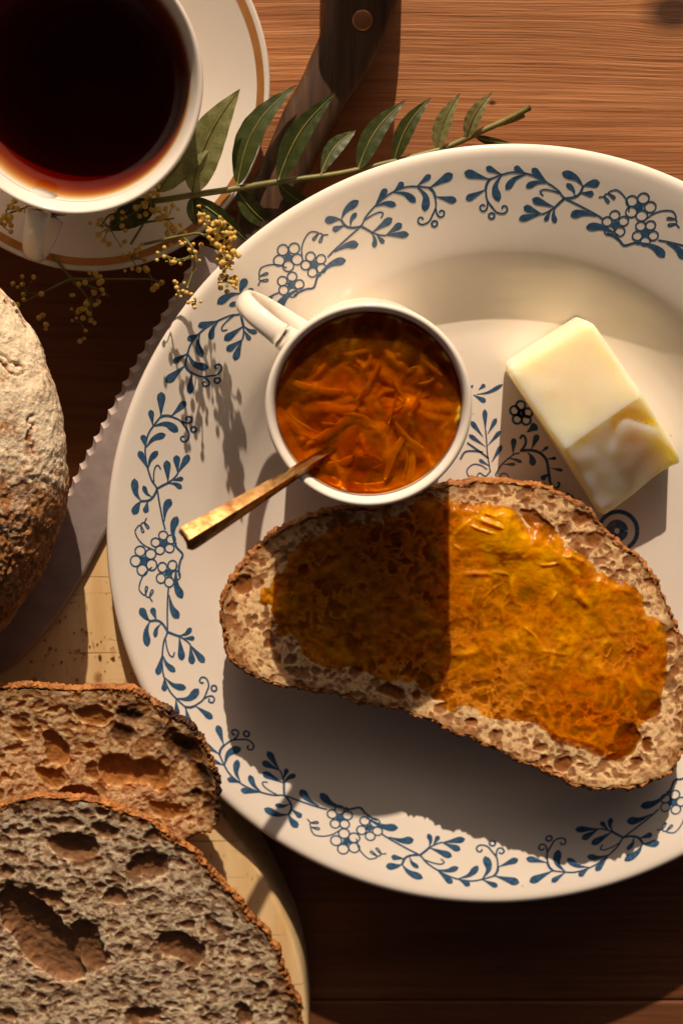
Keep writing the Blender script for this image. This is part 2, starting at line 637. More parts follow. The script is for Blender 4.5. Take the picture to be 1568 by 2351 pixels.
# plants -----------------------------------------------------------
def leafmat(name, a, b):
    m = M(name)
    c = m.ramp(m.noise(130, 4), [(.3, a), (.7, b)])
    vein = m.vor(420, None, 'DISTANCE_TO_EDGE')
    c = m.mix(m.ramp(vein, [(0.0, .22), (.08, 0.0)]), c, tuple(min(1, x * 2.0) for x in b))
    m.set(Base_Color=c, Roughness=.45, Specular_IOR_Level=.4, Normal=m.bump(vein, .2, .0005))
    tl = m.n('ShaderNodeBsdfTranslucent')
    m.l(c, tl.inputs[0])
    mx = m.n('ShaderNodeMixShader')
    mx.inputs[0].default_value = .22
    m.l(m.b.outputs[0], mx.inputs[1])
    m.l(tl.outputs[0], mx.inputs[2])
    m.l(mx.outputs[0], m.out.inputs['Surface'])
    return m.m


MAT_LEAF = leafmat('green leaf', (.030, .048, .012), (.058, .078, .020))
MAT_LEAF_PALE = leafmat('pale green leaf', (.17, .18, .06), (.27, .27, .12))
m = M('leaf stem')
m.set(Base_Color=m.ramp(m.noise(200, 3), [(.3, (.12, .12, .03)), (.7, (.22, .20, .055))]), Roughness=.5)
MAT_STEM = m.m
m = M('yellow bud')
m.set(Base_Color=m.ramp(m.noise(900, 3), [(.3, (.50, .29, .05)), (.7, (.70, .50, .13))]), Roughness=.7, Subsurface_Weight=.2, Subsurface_Scale=.001)
MAT_BUD = m.m

# ================================================================== TABLE
table = thing('table_top', 'orange brown table of grained wooden planks under everything', 'table', (0, 0, TZ), kind='structure')
y_gap = P(800, 2302, TZ)[1]
y_mid = P(800, 548, TZ)[1]
for (ya, yb, wood) in ((y_gap - 14, y_gap, MAT_TABLE_SHADED), (y_gap + .12, y_mid, MAT_TABLE_SHADED), (y_mid + .06, y_mid + 26, MAT_TABLE), (y_mid + 26.1, y_mid + 50, MAT_TABLE)):
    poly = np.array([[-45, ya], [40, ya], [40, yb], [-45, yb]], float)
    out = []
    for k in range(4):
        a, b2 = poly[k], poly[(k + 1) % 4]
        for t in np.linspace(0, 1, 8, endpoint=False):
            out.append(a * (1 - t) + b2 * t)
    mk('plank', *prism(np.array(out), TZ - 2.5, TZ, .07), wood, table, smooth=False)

# ================================================================== DINNER PLATE
PR = np.array([(0, .50), (3, .50), (7.6, .50), (8.2, .55), (8.8, .70), (9.5, 1.00), (10.1, 1.33), (10.6, 1.57), (11.1, 1.72), (12.0, 1.93),
               (13.0, 2.15), (13.6, 2.28), (13.95, 2.33)])
rr = np.linspace(0, 13.95, 160)
# smooth monotone interpolation of the profile
def zplate(r):
    d = np.diff(PR[:, 1]) / np.diff(PR[:, 0])
    mm = np.r_[0, [0 if d[i] * d[i + 1] <= 0 else 2 * d[i] * d[i + 1] / (d[i] + d[i + 1]) for i in range(len(d) - 1)], 0]
    r = np.clip(np.asarray(r, float), 0, 13.95)
    i = np.clip(np.searchsorted(PR[:, 0], r, side='right') - 1, 0, len(d) - 1)
    h = np.diff(PR[:, 0])[i]
    t = (r - PR[i, 0]) / h
    return ((2 * t ** 3 - 3 * t ** 2 + 1) * PR[i, 1] + (t ** 3 - 2 * t ** 2 + t) * h * mm[i]
            + (-2 * t ** 3 + 3 * t ** 2) * PR[i + 1, 1] + (t ** 3 - t ** 2) * h * mm[i + 1])


plate = thing('dinner_plate', 'large cream deep plate with blue painted flower border', 'plate', (0, 0, TZ))
prof = [(0.0, 0.12), (6.2, .12), (6.4, TZ + .1), (6.5, TZ), (6.9, TZ), (7.0, TZ + .1), (7.2, .05), (7.8, .2), (9.0, .55), (10.0, 1.05), (10.8, 1.36), (12.4, 1.70), (13.4, 1.92), (13.9, 2.03), (14.15, 2.13), (14.19, 2.22), (14.12, 2.31)]
prof += [(r, float(zplate(r))) for r in rr[::-1]]
mk('plate_body', *lathe(prof, 360, 0, 0), MAT_PLATE, plate)


def plate_polar(u, v):
    z = 2.4
    for _ in range(8):
        p = P(u, v, z)
        r = math.hypot(p[0], p[1])
        z = float(zplate(r))
    return r, math.atan2(p[1], p[0])


def leafstrip(pts, wmax, n=12):
    """teardrop along a curve: thin at the first point, round at the last"""
    c = crom(pts, n)
    t = np.linspace(0, 1, n)
    d = frames(c)
    nrm = np.stack([-d[:, 1], d[:, 0]], 1)
    wd = 1.18 * wmax / 2 * np.where(t < .75, .12 + .90 * (t / .75) ** 1.25, np.sqrt(np.clip(1 - ((t - .75) / .252) ** 2, 0, 1)))
    return c + nrm * wd[:, None], c - nrm * wd[:, None]


def linestrip(pts, wd, n=None, close=False):
    wd = wd * 1.22
    c = crom(pts, n or max(6, 5 * len(pts)))
    d = frames(c)
    nrm = np.stack([-d[:, 1], d[:, 0]], 1)
    return c + nrm * wd / 2, c - nrm * wd / 2


def ringpts(cx, cy, r, n=14, sx=1.0, a0=0):
    a = np.linspace(0, 2 * np.pi, n) + a0
    return [(cx + r * sx * math.cos(x), cy + r * math.sin(x)) for x in a]


G = 18
UP = []          # upper half of the border unit, coordinates of an enlarged view of the left rim
for pts, wd in [(((485, 430), (498, 120)), 92), (((615, 425), (800, 240)), 74), (((385, 552), (550, 525), (695, 620)), 86),
                (((385, 550), (360, 345)), 64), (((290, 820), (255, 660)), 64), (((290, 825), (390, 710), (540, 655)), 72),
                (((315, 1095), (255, 970), (208, 865)), 70), (((315, 1095), (350, 970), (440, 868)), 66),
                (((560, 1270), (548, 985)), 80), (((680, 1150), (668, 920)), 76), (((672, 1160), (825, 915)), 74),
                (((600, 1240), (750, 1215)), 50), (((560, 1275), (650, 1285), (730, 1340)), 56),
                (((225, 1500), (160, 1390), (145, 1215)), 82), (((360, 1450), (295, 1400), (255, 1305)), 52),
                (((225, 1500), (180, 1560), (130, 1670)), 82), (((310, 1490), (275, 1650)), 64),
                (((510, 1760), (525, 1600), (590, 1475)), 86), (((640, 2080), (615, 1860), (668, 1695)), 84)]:
    UP.append(leafstrip(pts, wd))
for pts, wd in [(((480, 435), (385, 555), (320, 665), (285, 830), (290, 970), (315, 1100), (360, 1240), (420, 1340), (450, 1520), (490, 1740), (520, 1860)), G),
                (((475, 435), (545, 418), (620, 428)), 26),
                (((615, 430), (720, 480), (785, 565), (828, 640), (815, 720), (765, 750), (725, 720), (738, 685), (772, 685)), G),
                (((745, 495), (800, 512), (850, 505), (868, 465), (835, 430), (795, 450), (805, 485)), G),
                (ringpts(888, 595, 34), 20),
                (((385, 1280), (385, 1160), (403, 1075), (440, 1047), (472, 1098)), 15),
                (((420, 1345), (500, 1300), (565, 1268)), 24), (((560, 1272), (640, 1205), (685, 1150)), 17),
                (((425, 1350), (380, 1440), (320, 1492), (222, 1502)), 24),
                (((292, 1715), (268, 1780), (305, 1850), (318, 1825), (262, 1775), (222, 1800), (232, 1890), (258, 1885), (215, 1808), (178, 1830), (150, 1890), (190, 1985), (260, 2060), (345, 2105)), 14)]:
    UP.append(linestrip(pts, wd))
LOW = []         # the three little flowers in the middle of the unit
for cx, cy, pr, pet in [(500, 260, 56, ((497, 160), (592, 210), (574, 322), (455, 345), (402, 248))),
                        (262, 467, 64, ((212, 358), (342, 395), (352, 522), (237, 580), (155, 478))),
                        (555, 610, 56, ((485, 550), (610, 527), (648, 640), (565, 714), (465, 672)))]:
    for (px, py) in pet:
        LOW.append(linestrip(ringpts(px, py, pr), 15, 22))
    a = np.linspace(0, 2 * np.pi, 11)
    rad = np.where(np.arange(11) % 2 == 0, 58, 38)
    e1 = np.stack([cx + rad * np.cos(a), cy + rad * np.sin(a)], 1)
    LOW.append((e1, np.tile([[cx, cy]], (11, 1)).astype(float)))
LOW.append(linestrip(((650, 250), (660, 310), (735, 400), (705, 480), (688, 570), (692, 650)), 22))


def to_polar(strips, ox, oy, sc_):
    res = []
    for a, b in strips:
        q = []
        for side in (a, b):
            q.append([plate_polar((ox + x / sc_) * .9739, (oy + y / sc_) * .9739) for x, y in side])
        res.append(np.array(q))
    return res


k1 = 1568 / 300
up = to_polar(UP, 290, 890, k1)
low = to_polar(LOW, 290, 1230, k1)
th_up = plate_polar((290 + 420 / k1) * .9739, (890 + 1340 / k1) * .9739)[1] % (2 * np.pi)
th_lo = plate_polar((290 + 595 / k1) * .9739, (1230 + 1260 / k1) * .9739)[1] % (2 * np.pi)
TH0 = (th_up + th_lo) / 2
PER1 = (TH0 - plate_polar(1056, 432)[1] % (2 * np.pi)) / 1.5
PER2 = (plate_polar(1200, 1985)[1] % (2 * np.pi) - TH0) / 1.5
print('period', math.degrees(TH0), math.degrees(PER1), math.degrees(PER2))
unit = []
for q in up:
    t = (q[..., 1] % (2 * np.pi)) - TH0
    unit.append(np.stack([q[..., 0], t], -1))
    unit.append(np.stack([q[..., 0], -t], -1)[::-1])
for q in low:
    unit.append(np.stack([q[..., 0], (q[..., 1] % (2 * np.pi)) - TH0], -1))


def decal(strips, reps, off=.010):
    parts = []
    for k in range(reps):
        for q in strips:
            r, t = q[..., 0], q[..., 1]
            if reps > 1:
                t = np.where(t < 0, t * (((PER1 if k <= 2 else PER2) / 2 - GAP) / span), t * (((PER1 if k < 2 else PER2) / 2 - GAP) / span))
            t = t + ((TH0 + (k - 2) * (PER1 if k < 2 else PER2)) if reps > 1 else 0)
            V = np.stack([r * np.cos(t), r * np.sin(t), zplate(r) + off], -1)     # (2, n, 3)
            mid = (V[0] + V[1]) / 2
            rm = np.hypot(mid[:, 0], mid[:, 1])
            mid[:, 2] = zplate(rm) + off
            V = np.stack([V[0], mid, V[1]], 0)
            n = V.shape[1]
            parts.append((V.reshape(-1, 3), [gridF(3, n)]))
    return cat(parts)


span = max(np.abs(q[..., 1]).max() for q in unit)
GAP = math.radians(.7)
mk('painted_border', *decal(unit, 6), MAT_BLUE, plate)

# the motif in the middle of the plate, read from an enlarged view of the centre
CEN = []
for pts, wd in [(((440, 820), (432, 545)), 54), (((470, 850), (575, 658)), 50), (((470, 990), (628, 812)), 46), (((515, 1200), (642, 990)), 52),
                (((410, 885), (262, 692)), 54), (((440, 1005), (235, 858)), 48), (((490, 1245), (360, 1165)), 42), (((780, 1105), (790, 900)), 62),
                (((700, 1150), (800, 1165), (892, 1200)), 40), (((650, 1225), (812, 1224)), 38), (((330, 360), (480, 335), (655, 238)), 44),
                (((290, 365), (445, 452)), 56), (((355, 305), (435, 240)), 46), (((290, 245), (260, 275)), 34),
                (((950, 830), (1075, 740)), 95), (((1005, 1045), (1085, 855)), 66), (((960, 1075), (1010, 1140), (1028, 1245)), 74),
                (((1110, 1085), (1215, 1005)), 36), (((1190, 1160), (1315, 1148)), 36), (((1235, 1270), (1395, 1302)), 36), (((1225, 1335), (1125, 1412)), 62),
                (((1440, 1570), (1510, 1650)), 60)]:
    CEN.append(leafstrip(pts, wd))
for pts, wd in [(((500, 1320), (465, 1100), (455, 950), (442, 800)), 14), (((480, 1150), (360, 1060), (215, 958)), 20),
                (((410, 1075), (300, 1060), (190, 1072), (130, 1165)), 20), (((565, 1350), (640, 1230), (780, 1110), (860, 1085)), 16),
                (((460, 1285), (380, 1235), (290, 1225), (215, 1290), (225, 1360), (262, 1375)), 13), (((560, 1350), (600, 1400), (640, 1340), (700, 1345), (725, 1390)), 13),
                (((330, 1380), (370, 1330), (440, 1370), (500, 1310)), 13),
                (((888, 1050), (935, 970), (930, 895), (895, 868), (865, 912)), 26), (((865, 1055), (1010, 1052), (1120, 1090), (1190, 1170), (1215, 1290), (1235, 1450)), 30),
                (((1235, 1450), (1300, 1520), (1350, 1480), (1330, 1440)), 24)]:
    CEN.append(linestrip(pts, wd))
for (px, py) in ((875, 500), (800, 562), (832, 668), (942, 680), (962, 590)):
    CEN.append(linestrip(ringpts(px, py, 56), 24, 22))
a = np.linspace(0, 2 * np.pi, 11)
CEN.append((np.stack([880 + 55 * np.cos(a), 600 + 55 * np.sin(a)], 1), np.tile([[880., 600.]], (11, 1))))
cen = to_polar(CEN, 1060, 860, k1)
cen += to_polar([linestrip(ringpts(1010, 2010, 165, 20), 30, 40), linestrip(ringpts(1000, 2010, 60, 14), 60, 24)], 1180, 700, 1568 / 430)
mk('painted_centre', *decal(cen, 1), MAT_BLUE, plate)

# ================================================================== COFFEE CUP, SAUCER, COFFEE
KS = 1.030
cx, cy = -14.61, 16.20
saucer = thing('saucer', 'white saucer with gold band under the coffee cup', 'saucer', (cx, cy, TZ))
spr = [(0, .25), (2.9, .25), (3.0, 0), (3.3, 0), (3.5, .3), (4.6, .85), (5.6, 1.45), (6.1, 1.68), (6.22, 1.76), (6.22, 1.86), (6.12, 1.9), (5.6, 1.66), (4.8, 1.25), (4.0, .85), (3.3, .58), (2.6, .52), (2.4, .46), (0, .46)]
sp2 = np.array(crom(spr, 110)) * np.array([KS, 1]) + np.array([0, TZ])
mk('saucer_body', *lathe(sp2, 200, cx, cy), MAT_CUP, saucer)


def ringband(r0, r1, z0, z1, n, cx, cy, thick=.0):
    return lathe([(r0, z0), ((r0 + r1) / 2, (z0 + z1) / 2 + thick), (r1, z1)], n, cx, cy)


mk('gold_band', *lathe([(r * KS, z + TZ) for r, z in ((5.78, 1.762), (5.86, 1.802), (5.95, 1.846), (6.03, 1.886))], 200, cx, cy), MAT_GILT, saucer)

cup = thing('coffee_cup', 'white porcelain cup of black coffee with its handle towards the loaf', 'cup', (cx + .22, cy, .5 + TZ))
scx = cx
cx = cx + .22
KC = 1.041
cin = [(0, .95), (1.4, 1.0), (2.3, 1.5), (2.95, 2.5), (3.3, 3.6), (3.55, 4.7), (3.74, 5.2), (3.88, 5.5), (3.96, 5.6)]
cout = [(0, .62), (1.9, .62), (2.0, .5), (2.2, .5), (2.25, .8), (2.6, 1.3), (3.1, 2.3), (3.45, 3.4), (3.7, 4.6), (3.92, 5.25), (4.06, 5.5), (4.07, 5.58), (4.03, 5.62)]
pf = np.vstack([crom(cout, 70), crom(cin, 70)[::-1]]) * np.array([KC, 1]) + np.array([0, TZ])
mk('cup_body', *lathe(pf, 200, cx, cy), MAT_CUP, cup)
for (ra, za) in ((3.80, 5.315), (3.70, 5.12)):
    mk('rim_line', *lathe([(ra * KC - .012, za - .05 + TZ), (ra * KC - .005, za + TZ)], 160, cx, cy), MAT_LINE, cup)
dx, dy = -.30, -.954
hp = [(3.55, 4.9), (4.4, 5.15), (5.3, 4.75), (5.75, 3.9), (5.5, 3.0), (4.7, 2.3), (3.0, 1.9)]
pts = [(cx + dx * a * KC, cy + dy * a * KC, b + TZ) for a, b in hp]
mk('handle', *tube(pts, [.44, .40, .36, .34, .34, .38, .45], 14, .55, up=(dx, dy, 0.3), samples=40), MAT_CUP, cup)

COF = 5.02
ci = crom(cin, 120)
ci = ci[ci[:, 1] < COF]
liq = [(max(r + .06, 0) if r > 0 else 0, z - .03) for r, z in ci]
rt = liq[-1][0] + .02
liq = [(a * KC, b) for a, b in liq]
rt = liq[-1][0] + .02
liq += [(rt, COF), (rt * .66, COF), (rt * .33, COF), (0, COF)]
liq = [(a, b + TZ) for a, b in liq]
cf = thing('coffee', 'black coffee glowing amber at the lower edge inside the white cup', 'coffee', (cx, cy, COF + TZ))
mk('liquid', *lathe(liq, 160, cx, cy), MAT_COFFEE, cf)

# ================================================================== JAM CUP
jx, jy, JZ = -4.89, 6.24, 7.6
KZ = (JZ - .5) / 6.5
hj = lambda z: .5 + (z - .5) * KZ
jc = thing('marmalade_cup', 'small cream cup of orange marmalade standing on the blue patterned plate', 'cup', (jx, jy, .52))
jout = [(0, .60), (1.9, .60), (2.0, .515), (2.25, .515), (2.32, .7), (2.6, 1.3), (2.88, 2.4), (3.02, 3.8), (3.1, 5.2), (3.18, 6.3), (3.26, 6.8), (3.28, 6.93), (3.22, 7.0)]
jin = [(0, 1.0), (1.9, 1.05), (2.4, 1.6), (2.66, 3.0), (2.80, 4.8), (2.90, 6.0), (2.97, 6.7), (3.04, 6.92), (3.14, 7.0)]
jp = np.vstack([crom(jout, 70), crom(jin, 70)[::-1]])
jp[:, 1] = hj(jp[:, 1])
mk('cup_body', *lathe(jp * np.array([.988, 1]), 200, jx, jy), MAT_JUG, jc)
mk('rim_line', *lathe([(2.952 * .988, hj(6.72)), (2.962 * .988, hj(6.78))], 160, jx, jy), MAT_VIOLET, jc)
h0 = P(660, 770, 6.7)
h1 = P(572, 712, 6.5)
dv = (h1 - h0)[:2]
dv /= np.linalg.norm(dv)
d0 = np.array([jx, jy])
hp = [(2.95, 5.9), (3.7, 6.15), (4.6, 5.85), (5.05, 5.0), (4.85, 3.9), (4.1, 3.0), (2.8, 2.5)]
# direction that puts the end of the loop where the photo has it
ang = math.atan2(h1[1] - jy, h1[0] - jx)
dx, dy = math.cos(ang), math.sin(ang)
pts = [(jx + dx * a, jy + dy * a, hj(b)) for a, b in hp]
mk('handle', *tube(pts, [.46, .37, .35, .35, .34, .36, .42], 14, .55, up=(dx, dy, 0.3), samples=40), MAT_JUG, jc)

def ridges(x, y, n, x0, x1, y0, y1, seed, wd=(.05, .11), ln=(.5, 1.7)):
    """sum of short bent ridges: fibres and shreds lying in the jelly"""
    r2 = np.random.default_rng(seed)
    out = np.zeros_like(x)
    for _ in range(n):
        a, b = r2.uniform(x0, x1), r2.uniform(y0, y1)
        an, L, w_, k = r2.uniform(0, 3.14), r2.uniform(*ln), r2.uniform(*wd), r2.uniform(-.5, .5)
        u = (x - a) * math.cos(an) + (y - b) * math.sin(an)
        v = -(x - a) * math.sin(an) + (y - b) * math.cos(an) - k * u * u
        out = np.maximum(out, np.exp(-(v / w_) ** 2 - (u / (L / 2)) ** 4) * r2.uniform(.5, 1))
    return out


def shred(parent, c, ang, length, wd, bend, dz=0.0, tiltz=0.0, hfun=None):
    t = np.linspace(-.5, .5, 9)
    lx = t * length
    ly = bend * (t * t * 4 - .5) * length * .3
    x = c[0] + lx * math.cos(ang) - ly * math.sin(ang)
    y = c[1] + lx * math.sin(ang) + ly * math.cos(ang)
    z = np.array([hfun(a, b) for a, b in zip(x, y)]) if hfun else np.full(9, c[2])
    z = z + dz + t * tiltz
    return mk('peel_shred', *tube(np.stack([x, y, z], 1), [.4 * wd, .9 * wd, 1.25 * wd, .95 * wd, 1.15 * wd, .5 * wd], 8, .22), MAT_PEEL, parent)


JS = hj(6.62)
jm = thing('marmalade', 'dark orange marmalade with peel shreds filling the small cup', 'marmalade', (jx, jy, JS))
nr, na = 130, 400
RR = np.linspace(0, 2.915, nr)
TT = np.arange(na) / na * 2 * np.pi
X = RR[None] * np.cos(TT)[:, None]
Y = RR[None] * np.sin(TT)[:, None]
hz = fbm(np.stack([X * .9, Y * .9, X * 0], -1), 4, 5) * .035 + .008 * vn(np.stack([X * 3, Y * 3, X * 0], -1), 9)
hz = hz * (1 - sstep(2.3, 2.93, RR)[None]) + .05 * sstep(2.7, 2.935, RR)[None]
rg = ridges(X, Y, 34, -2.7, 2.7, -2.7, 2.7, 5, (.10, .26), (.7, 1.9))
hz = hz + .012 * rg
thk = np.clip(.75 + .5 * fbm(np.stack([X * .8, Y * .8, X * 0 + 4], -1), 3, 2), 0, 1)
V = np.stack([jx + X, jy + Y, JS + hz], -1).reshape(-1, 3)
mk('jelly', V, [gridF(na, nr, cu=True)], MAT_JAM, jm, attrs={'thick': thk.ravel(), 'pulp': rg.ravel()})
# the fruit pulp below the clear surface
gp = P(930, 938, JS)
painted_glow = np.exp(-((jx + X - gp[0]) ** 2 + (jy + Y - gp[1]) ** 2) / .35 ** 2)  # spot of focused sun put into the pulp colour, on a small mound
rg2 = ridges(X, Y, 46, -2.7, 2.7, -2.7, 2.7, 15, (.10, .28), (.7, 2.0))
V2 = np.stack([jx + X * .995, jy + Y * .995, JS - .34 + .16 * rg2 + .08 * fbm(np.stack([X * 1.2, Y * 1.2, X * 0], -1), 3, 25) + .30 * sstep(2.6, 2.9, RR)[None] + .22 * painted_glow], -1).reshape(-1, 3)
mk('pulp', V2, [gridF(na, nr, cu=True)], MAT_PULP, jm, attrs={'pulp': (rg2 + 1.8 * painted_glow).ravel()})


for (u, v, deg, L, wd, bd) in [(720, 890, -14, 1.9, .11, .3), (765, 985, 35, 2.0, .12, .15), (935, 1000, -45, 1.4, .07, .3), (905, 1050, 66, 1.6, .11, -.2),
                               (940, 1085, 80, 1.3, .12, .3), (770, 1065, 12, 1.3, .12, .4), (850, 870, 60, 1.6, .06, .2), (840, 800, 20, 1.5, .07, .3), (985, 830, -50, 1.2, .08, .3)]:
    p = P(u, v, JS)
    shred(jm, (p[0], p[1], JS), math.radians(deg), L, wd, bd, tiltz=random.uniform(-.12, .12), dz=random.uniform(-.20, -.06))
for k in range(16):
    a_, r_ = random.uniform(0, 6.283), 2.3 * math.sqrt(random.random())
    shred(jm, (jx + r_ * math.cos(a_), jy + r_ * math.sin(a_), JS), random.uniform(0, 3.14), random.uniform(.4, 1.3), random.uniform(.025, .07), random.uniform(-.6, .6), tiltz=random.uniform(-.1, .1), dz=random.uniform(-.2, -.06))

# ================================================================== SPOON
s_in = P(762, 1032, 6.75)
s_end = P(425, 1241, 10.1)
d = s_end - s_in
d /= np.linalg.norm(d)
spoon = thing('teaspoon', 'brass teaspoon standing in the small marmalade cup', 'spoon', s_in)
ln = np.linalg.norm(s_end - s_in)
side = np.cross(d, [0, 0, 1.0])
side /= np.linalg.norm(side)
nrm = np.cross(side, d)
rows = []
for t in np.r_[np.linspace(-.25, .94, 34), .955, .97, .98, .988, .995, 1.0]:
    wdt = np.interp(t, [-.25, .1, .5, .95, .985, 1], [.16, .18, .27, .41, .40, .32])
    thick = np.interp(t, [-.25, .3, 1], [.11, .11, .13])
    c = s_in + d * ln * t + nrm * (.10 * math.sin(max(t, 0) * 3.1))
    ring = []
    for (a, b) in ((-1, -.3), (-.9, .0), (-.45, .75), (.05, 1.45), (.5, .7), (1, -.3), (.9, -.9), (.3, -.2), (-.3, -.2), (-.9, -.9)):
        ring.append(c + side * wdt * a + nrm * thick * (b * 1.5))
    rows.append(ring)
V = np.array(rows)
nn = V.shape[1]
F = gridF(40, nn, cv=True, flip=False)
cap = np.array([[39 * nn + k, 39 * nn + k + 1, 39 * nn + nn - 2 - k, 39 * nn + nn - 1 - k] for k in range(0, nn // 2 - 1)])
mk('spoon_handle', V.reshape(-1, 3), [F, cap], MAT_BRASS, spoon, flat_angle=50)
bowl_c = s_in - d * 1.4
thb = np.linspace(0, 2 * np.pi, 24, endpoint=False)
rb = np.linspace(0, 1, 8)
V = np.array([[bowl_c + d * (1.5 * q * math.cos(a)) + side * (.95 * q * math.sin(a)) - nrm * (.45 * (1 - q * q)) for q in rb] for a in thb])
mk('spoon_bowl', V.reshape(-1, 3), [gridF(24, 8, cu=True)], MAT_BRASS, spoon)

# ================================================================== BUTTER
zt = 3.05
tA, tB, tC, tD = P(1160, 850, zt - .30), P(1355, 730, zt - .35), P(1476, 905, zt), P(1290, 1036, zt + .05)
fD, fC = P(1380, 1190, 1.75), P(1570, 1060, 1.75)
gD, gC = np.array([fD[0] - .05, fD[1] + .12, .55]), np.array([fC[0] - .12, fC[1] + .12, .62])
bA, bB = np.array([tA[0] + .1, tA[1] - .1, .55]), np.array([tB[0] - .05, tB[1] - .1, .55])
butter = thing('butter', 'block of pale butter with a smeared front face on the plate', 'butter', ((tA + tC) / 2 * np.array([1, 1, 0]) + np.array([0, 0, .55])))
N = 40
J0 = .55


def tri(a, b, c):
    """a across, b from the far end to the front, c height: flat top up to J0, then a soft slope to the front edge"""
    if b <= J0:
        t = b / J0
        top = (tA * (1 - a) + tB * a) * (1 - t) + (tD * (1 - a) + tC * a) * t
    else:
        t = (b - J0) / (1 - J0)
        top = (tD * (1 - a) + tC * a) * (1 - t) + (fD * (1 - a) + fC * a) * t
    bot = (bA * (1 - a) + bB * a) * (1 - b) + (gD * (1 - a) + gC * a) * b
    return bot * (1 - c) + top * c


idx = {}
VV, FF = [], []


def vid(i, j, k):
    key = (i, j, k)
    if key not in idx:
        q = np.array([i, j, k]) / N
        # rounded corners: pull points inwards where two or three faces meet
        s = np.abs(q - .5) * 2
        e = np.clip((s - .86) / .14, 0, 1)
        ex = np.sort(e)[::-1]
        pull = .045 * (ex[1] ** 2) + .03 * ex[2] ** 2
        q2 = .5 + (q - .5) * (1 - pull)
        p = tri(*q2)
        if q[1] > J0 - .08:                        # the smeared slope: a curled lip and a scooped corner
            a, b, c = q[0], (q[1] - J0) / (1 - J0), q[2]
            inn = sstep(0, .10, min(a, 1 - a)) * sstep(.3, 1, c)
            line = .30 - .22 * sstep(.45, .70, a) + .30 * sstep(.72, 1.0, a) + .04 * math.sin(a * 9)
            curl = .10 * math.exp(-((b - line) / .06) ** 2) * sstep(.36, .55, a)
            lip = .05 * sstep(line + .02, line + .14, b) * (1 - .6 * sstep(line + .2, 1, b)) * sstep(.3, .6, a)
            dent = .45 * math.exp(-(((a - .72) / .26) ** 2 + ((b - 1.02) / .26) ** 2)) * sstep(.0, .12, 1 - a)
            soft = .025 * float(fbm(np.array([[a * 3, b * 3, 1.0]]), 3, 3)[0])
            p = p + np.array([0, 0, 1]) * ((-curl + lip + soft) * inn - dent * sstep(.2, 1, c)) * sstep(-.08, .08, b)
        p = p + .018 * np.array([0, 0, 1]) * float(vn(np.array([[p[0] * 2, p[1] * 2, p[2]]]), 8)[0])
        idx[key] = len(VV)
        VV.append(p)
    return idx[key]


for a in range(N):
    for b in range(N):
        for f in (0, N):
            FF.append([vid(a, b, f), vid(a + 1, b, f), vid(a + 1, b + 1, f), vid(a, b + 1, f)][::1 if f else -1])
            FF.append([vid(a, f, b), vid(a + 1, f, b), vid(a + 1, f, b + 1), vid(a, f, b + 1)][::-1 if f else 1])
            FF.append([vid(f, a, b), vid(f, a + 1, b), vid(f, a + 1, b + 1), vid(f, a, b + 1)][::1 if f else -1])
mk('butter_block', np.array(VV), [np.array(FF)[:, ::-1]], MAT_BUTTER, butter, flat_angle=24)

# ================================================================== BREAD SLICES
def plane_basis(n):
    n = np.asarray(n, float)
    n /= np.linalg.norm(n)
    ex = np.array([1.0, 0, 0]) - n * n[0]
    ex /= np.linalg.norm(ex)
    return ex, np.cross(n, ex), n


